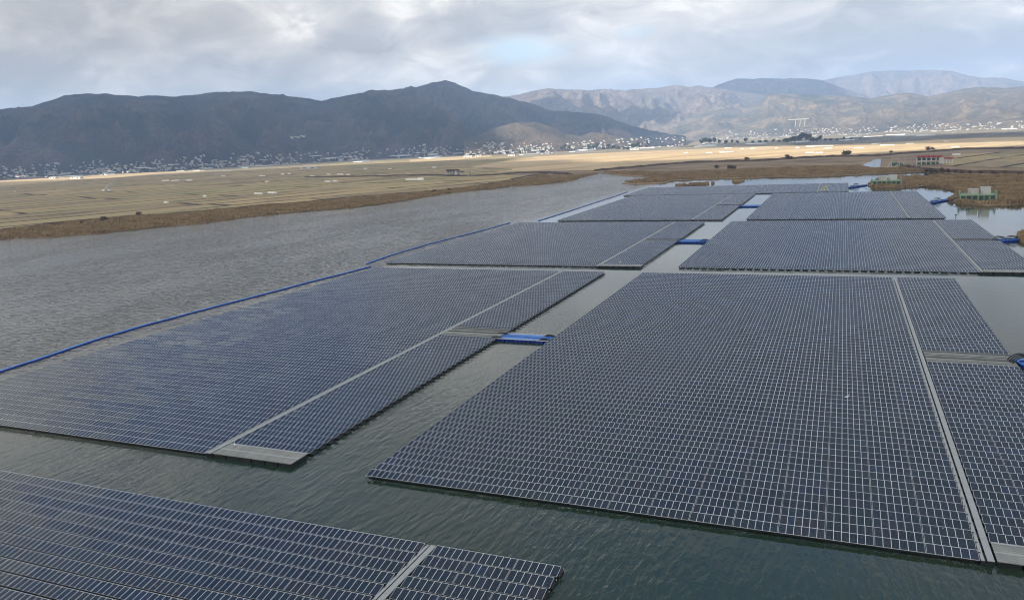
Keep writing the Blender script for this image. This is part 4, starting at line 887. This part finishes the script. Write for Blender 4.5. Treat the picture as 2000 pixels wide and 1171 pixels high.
place(bale, [(1385, 299, 1.6), (1415, 298, 2.6), (1424, 297.5, 2), (1422, 290, 2.2), (1450, 291, 1), (1470, 290.5, 1.4), (1517, 290, 0.8), (1558, 289, 1), (1582, 287.5, 1.4), (1600, 286, 7), (1618, 290, 1.6), (1582, 299, 1.6), (1600, 299, 1.4), (1678, 289.5, 1.8), (1708, 282, 1.5), (1712, 281, 2), (1733, 284, 3), (1777, 281, 1.6), (1848, 277, 1.3), (1866, 288, 1.2), (1900, 291, 0.8), (1868, 303, 1.0), (1340, 299, 1.2)],
      'wrapped_bale', 'bale row', 'white wrapped bale rows in the golden field', 'short white wrapped bale row lying in the golden field', sc=0.85)
place(HM[6], [(105, 349, 1.4), (150, 349.5, 2.0), (605, 330, 2.5), (915, 307, 1.6), (935, 306, 1.2), (1000, 305, 1.2), (1240, 293, 1.4)], 'warehouse', 'warehouse', 'pale warehouses at the edge of the fields', 'long pale warehouse at the far edge of the fields', 0)
# mountain-side buildings
P_, ok = hit([568, 580, 591], [270, 269.5, 269])
for p in P_:
    o = link('house', HM[6], label='white building standing alone on the forested slope of the dark mountain', cat='house', group='lone buildings on the mountain slope'); o.location = p; o.scale = (1.3, 0.8, 0.9)

# ------------------------------------------------------------------ trees and bushes
def tree_proto(kind, seed, H, Wd, nleaf, m, trunk=0.25):
    r_ = np.random.default_rng(seed); t = empty('tree' if kind != 'bush' else 'bush', (0, 0, -300))
    b = MB(); b.tube([(0, 0, -0.5), (0.1, 0.05, H * 0.35), (0.0, 0.1, H * 0.8)], trunk * 1.5, 6, 0, trunk * 0.3)
    for i in range(5):
        a = i * 1.3; b.tube([(0, 0, H * (0.3 + 0.08 * i)), (math.cos(a) * Wd * 0.25, math.sin(a) * Wd * 0.25, H * (0.5 + 0.08 * i)), (math.cos(a) * Wd * 0.4, math.sin(a) * Wd * 0.4, H * (0.62 + 0.07 * i))], trunk * 0.5, 4, 0, trunk * 0.1)
    b.obj('trunk', [M_bark], t)
    nc = 16; cc_ = r_.normal(size=(nc, 3)); cc_ /= np.linalg.norm(cc_, axis=1)[:, None]; cc_ *= r_.uniform(0.3, 1, (nc, 1)) ** 0.6
    z0 = 0.25 if kind != 'bush' else 0.15
    cen = np.stack([cc_[:, 0] * Wd * 0.40, cc_[:, 1] * Wd * 0.40, H * (z0 + 0.5 * (1 - z0)) + cc_[:, 2] * H * (1 - z0) * 0.42], 1)
    k_ = r_.integers(0, nc, nleaf); off = r_.normal(size=(nleaf, 3)) * np.array([Wd, Wd, H * 0.8]) * 0.095; pos = cen[k_] + off; pos[:, 2] = np.maximum(pos[:, 2], 0.2)
    s_ = Wd * 0.05 * r_.uniform(0.6, 1.5, (nleaf, 1)); a = r_.normal(size=(nleaf, 3)); a /= np.linalg.norm(a, axis=1)[:, None]; c = np.cross(a, r_.normal(size=(nleaf, 3))); c /= np.linalg.norm(c, axis=1)[:, None]
    V = np.stack([pos - a * s_, pos + c * s_ * 0.7, pos + a * s_, pos - c * s_ * 0.7], 1).reshape(-1, 3); Q = np.arange(nleaf * 4).reshape(-1, 4)
    link('crown', npmesh('crown', V, Q, [m]), t); return freeze(t)
TP = [tree_proto('tree', 1, 17, 14, 900, M_pine), tree_proto('tree', 2, 20, 13, 900, M_pine), tree_proto('tree', 3, 14, 16, 800, M_pine)]
BP = [tree_proto('bush', 4, 5, 8, 700, M_twig, 0.12), tree_proto('bush', 5, 7, 7, 700, M_twig, 0.12)]
used = set()
def plant(protos, pts, cat, grp, lab, seed=0, sc=1.0):
    r_ = random.Random(seed); P_, ok = hit([p[0] for p in pts], [p[1] for p in pts])
    for p, spec in zip(P_, pts):
        pr = r_.choice(protos)
        if pr.name in used: o = copy_tree(pr)
        else: used.add(pr.name); o = pr
        s_ = (spec[2] if len(spec) > 2 else 1.0) * sc * r_.uniform(0.85, 1.15); o.location = (p[0], p[1], p[2] - 0.1); o.scale = (s_ * r_.uniform(0.9, 1.2), s_, s_); o.rotation_euler.z = r_.uniform(0, 6.28); tag(o, lab, cat, grp)
plant(TP, [(x, y, s_) for x, y, s_ in ((1537, 281, 1.1), (1545, 280, 1.4), (1552, 280, 1.6), (1560, 281, 1.3), (1566, 279, 1.6), (1573, 279, 1.8), (1580, 280, 1.4), (1587, 279, 1.3), (1595, 279, 1.1), (1602, 278, 1.0), (1612, 277, 0.9), (1530, 280, 0.8), (1622, 277, 0.7), (1634, 276, 0.6), (1648, 275, 0.6), (1662, 274, 0.55), (1680, 273, 0.5))], 'tree', 'big dark trees behind the golden field', 'big dark evergreen tree in the tall clump behind the golden field', 1, 1.2)
plant(TP, [(x, y, s_) for x, y, s_ in ((1370, 283, 1.3), (1378, 282, 1.6), (1386, 282, 1.3), (1395, 282, 1.1), (1405, 283, 0.9), (1418, 283, 0.9), (1430, 282, 0.8), (1440, 282, 0.9), (1456, 279, 1.1), (1470, 281, 0.8), (1484, 281, 0.8), (1496, 280, 0.8), (1510, 280, 0.7), (1522, 280, 0.7))], 'tree', 'low dark trees left of the tall clump', 'dark tree in the low row left of the tall clump', 2, 1.35)
plant(TP, [(x, y, s_) for x, y, s_ in ((1097, 295, 1), (1104, 295, 1.2), (1112, 295, 1.0), (1150, 295, 1.1), (1158, 294, 1.3), (1166, 294, 1.2), (1178, 294, 1), (1188, 294, 1.1), (1198, 294, 1.1), (1208, 294.5, 1.1), (1218, 294.5, 1), (1226, 294.5, 0.9), (1238, 291.5, 1.2), (1246, 291.5, 1.2))], 'tree', 'dark trees in front of the middle village', 'dark tree in the low clumps in front of the middle village', 3, 1.35)
_pts = []
_r = random.Random(9)
for i in range(46): x = _r.uniform(10, 1060); _pts.append((x, np.interp(x, [0, 300, 500, 700, 1000], [347, 334, 322, 314, 302]) - _r.uniform(-1, 16), _r.uniform(0.7, 1.3)))
plant(TP, _pts, 'tree', 'dark trees scattered in the left villages', 'dark tree among the houses at the foot of the dark mountain', 4)
plant(BP, [(272, 424, 0.75), (203, 432, 0.8), (160, 438, 0.5), (236, 431, 0.6), (848, 377, 0.9), (878, 375, 0.8), (1400, 331, 1.3), (1425, 330, 1.1), (1432, 331, 1.2), (1458, 314, 1.5), (1538, 311.5, 1.7), (1545, 311, 1.2), (1651, 304, 1.8), (1657, 304, 1.5), (1740, 300, 1), (1812, 294, 1.4), (1822, 294, 1.2)], 'bush', 'bare brown bushes along the banks', 'bare brown winter bush on the bank or levee', 5, 1.0)
plant(BP, [(x, y, 0.8) for x, y in ((1810, 337), (1818, 337.5), (1827, 337), (1840, 337), (1852, 338.5), (1866, 340), (1880, 341), (1895, 341.5), (1915, 342), (1940, 342.5), (1965, 343), (1990, 343.5), (1783, 331), (1795, 331.5), (1775, 329))], 'bush', 'dark brown scrub beyond the right inlet', 'dark brown scrub bush beyond the narrow inlet on the right', 6, 1.0)

# ------------------------------------------------------------------ reeds: far too many stalks to count
CLEAR = [at(1875, 394), at(1703, 363.5)]
def reeds(poly, n, hmin, hmax, seed, edge_only=0.0, wdt=1.4):
    r_ = np.random.default_rng(seed); P_ = np.array(poly); pts = np.zeros((0, 2))
    lo, hi = P_.min(0), P_.max(0)
    while len(pts) < n:
        c = r_.uniform(lo, hi, (n * 2, 2)); d = sdf(c[:, 0], c[:, 1], poly); k_ = d > 0.3
        if edge_only: k_ &= d < edge_only * (0.3 + r_.uniform(0, 1, len(d)))
        k_ &= (fbm(c[:, 0] / 14, c[:, 1] / 14, 3, seed) + r_.uniform(-0.35, 0.35, len(d))) > -0.22
        
        for (qx, qy) in CLEAR: k_ &= ~((c[:, 0] > qx - 4) & (c[:, 0] < qx + 28) & (c[:, 1] > qy - 7) & (c[:, 1] < qy + 12))
        pts = np.concatenate([pts, c[k_]])
    pts = pts[:n]; H = (hmin + (hmax - hmin) * r_.uniform(0, 1, n)) * (1 + 0.6 * fbm(pts[:, 0] / 14, pts[:, 1] / 14, 3, seed + 1))
    V = []
    for q in range(2):
        a = r_.uniform(0, math.pi, n); w_ = wdt * r_.uniform(0.6, 1.3, n) / 2; ca, sa = np.cos(a) * w_, np.sin(a) * w_; l = r_.normal(0, 0.12, (n, 2)) * H[:, None]
        z0 = np.full(n, 0.2)
        V.append(np.stack([np.stack([pts[:, 0] - ca, pts[:, 1] - sa, z0], 1), np.stack([pts[:, 0] + ca, pts[:, 1] + sa, z0], 1), np.stack([pts[:, 0] + ca * 0.75 + l[:, 0], pts[:, 1] + sa * 0.75 + l[:, 1], ZL + H * r_.uniform(0.7, 1, n)], 1), np.stack([pts[:, 0] - ca * 0.6 + l[:, 0], pts[:, 1] - sa * 0.6 + l[:, 1], ZL + H], 1)], 1))
    V = np.concatenate(V).reshape(-1, 3); Q = np.arange(len(V)).reshape(-1, 4)
    return link('reeds', npmesh('reeds', V, Q, [M_reed]), label='dry golden brown reeds crowding the shore', cat='reeds', kind='stuff')
off = lambda pts, d: pts
left_poly = [p for p in SHL] + [at(1110, 345), at(1060, 343)] + [(x, y) for x, y in bnd[::-1]]
reeds(left_poly, 42000, 0.8, 2.1, 11)
i0 = next(i for i, p in enumerate(SHR) if p[1] < 900 and p[0] > -5)
right_poly = SHR[:] + [at(2080, 345), at(1880, 342.5), at(1800, 335), at(1765, 329.5), at(1740, 331), at(1728, 327), at(1722, 311), at(1712, 309), at(1625, 308), at(1500, 316), at(1375, 319), at(1250, 328.5), at(1180, 335)]
near_spit = [p for p in SHR if p[1] < 930 and p[0] > -20] + [at(2080, 345), at(1950, 344), at(1890, 343)]
reeds(near_spit, 26000, 1.0, 2.2, 12)
back = [at(*p) for p in ((1180, 337), (1215, 341.5), (1262, 345), (1282, 349), (1250, 352), (1220, 357), (1240, 359.5), (1300, 356), (1312, 352.5), (1380, 349.5), (1500, 346), (1600, 345.5), (1640, 343), (1700, 340), (1808, 335), (1780, 331), (1740, 330), (1700, 329.5), (1683, 326), (1640, 325), (1500, 330), (1380, 336), (1300, 338), (1240, 336))]
reeds(back, 42000, 1.0, 2.0, 13, wdt=1.9)
for k_, P_ in enumerate(isles): reeds(P_, (900, 700, 120, 2500)[k_], 0.8, 1.5, 20 + k_)

# ------------------------------------------------------------------ air
hz = bpy.data.materials.new('haze_air'); hz.use_nodes = True; t = hz.node_tree; t.nodes.clear()
o = N(t, 'ShaderNodeOutputMaterial'); v = N(t, 'ShaderNodeVolumePrincipled'); v.inputs['Color'].default_value = (0.42, 0.62, 0.97, 1); v.inputs['Density'].default_value = 7.2e-5; v.inputs['Anisotropy'].default_value = 0.0
t.links.new(v.outputs[0], o.inputs['Volume'])
b = MB(); b.box(-18500, 18500, -3000, 18500, -2.2, 1160); b.obj('haze', [hz], kind='stuff')
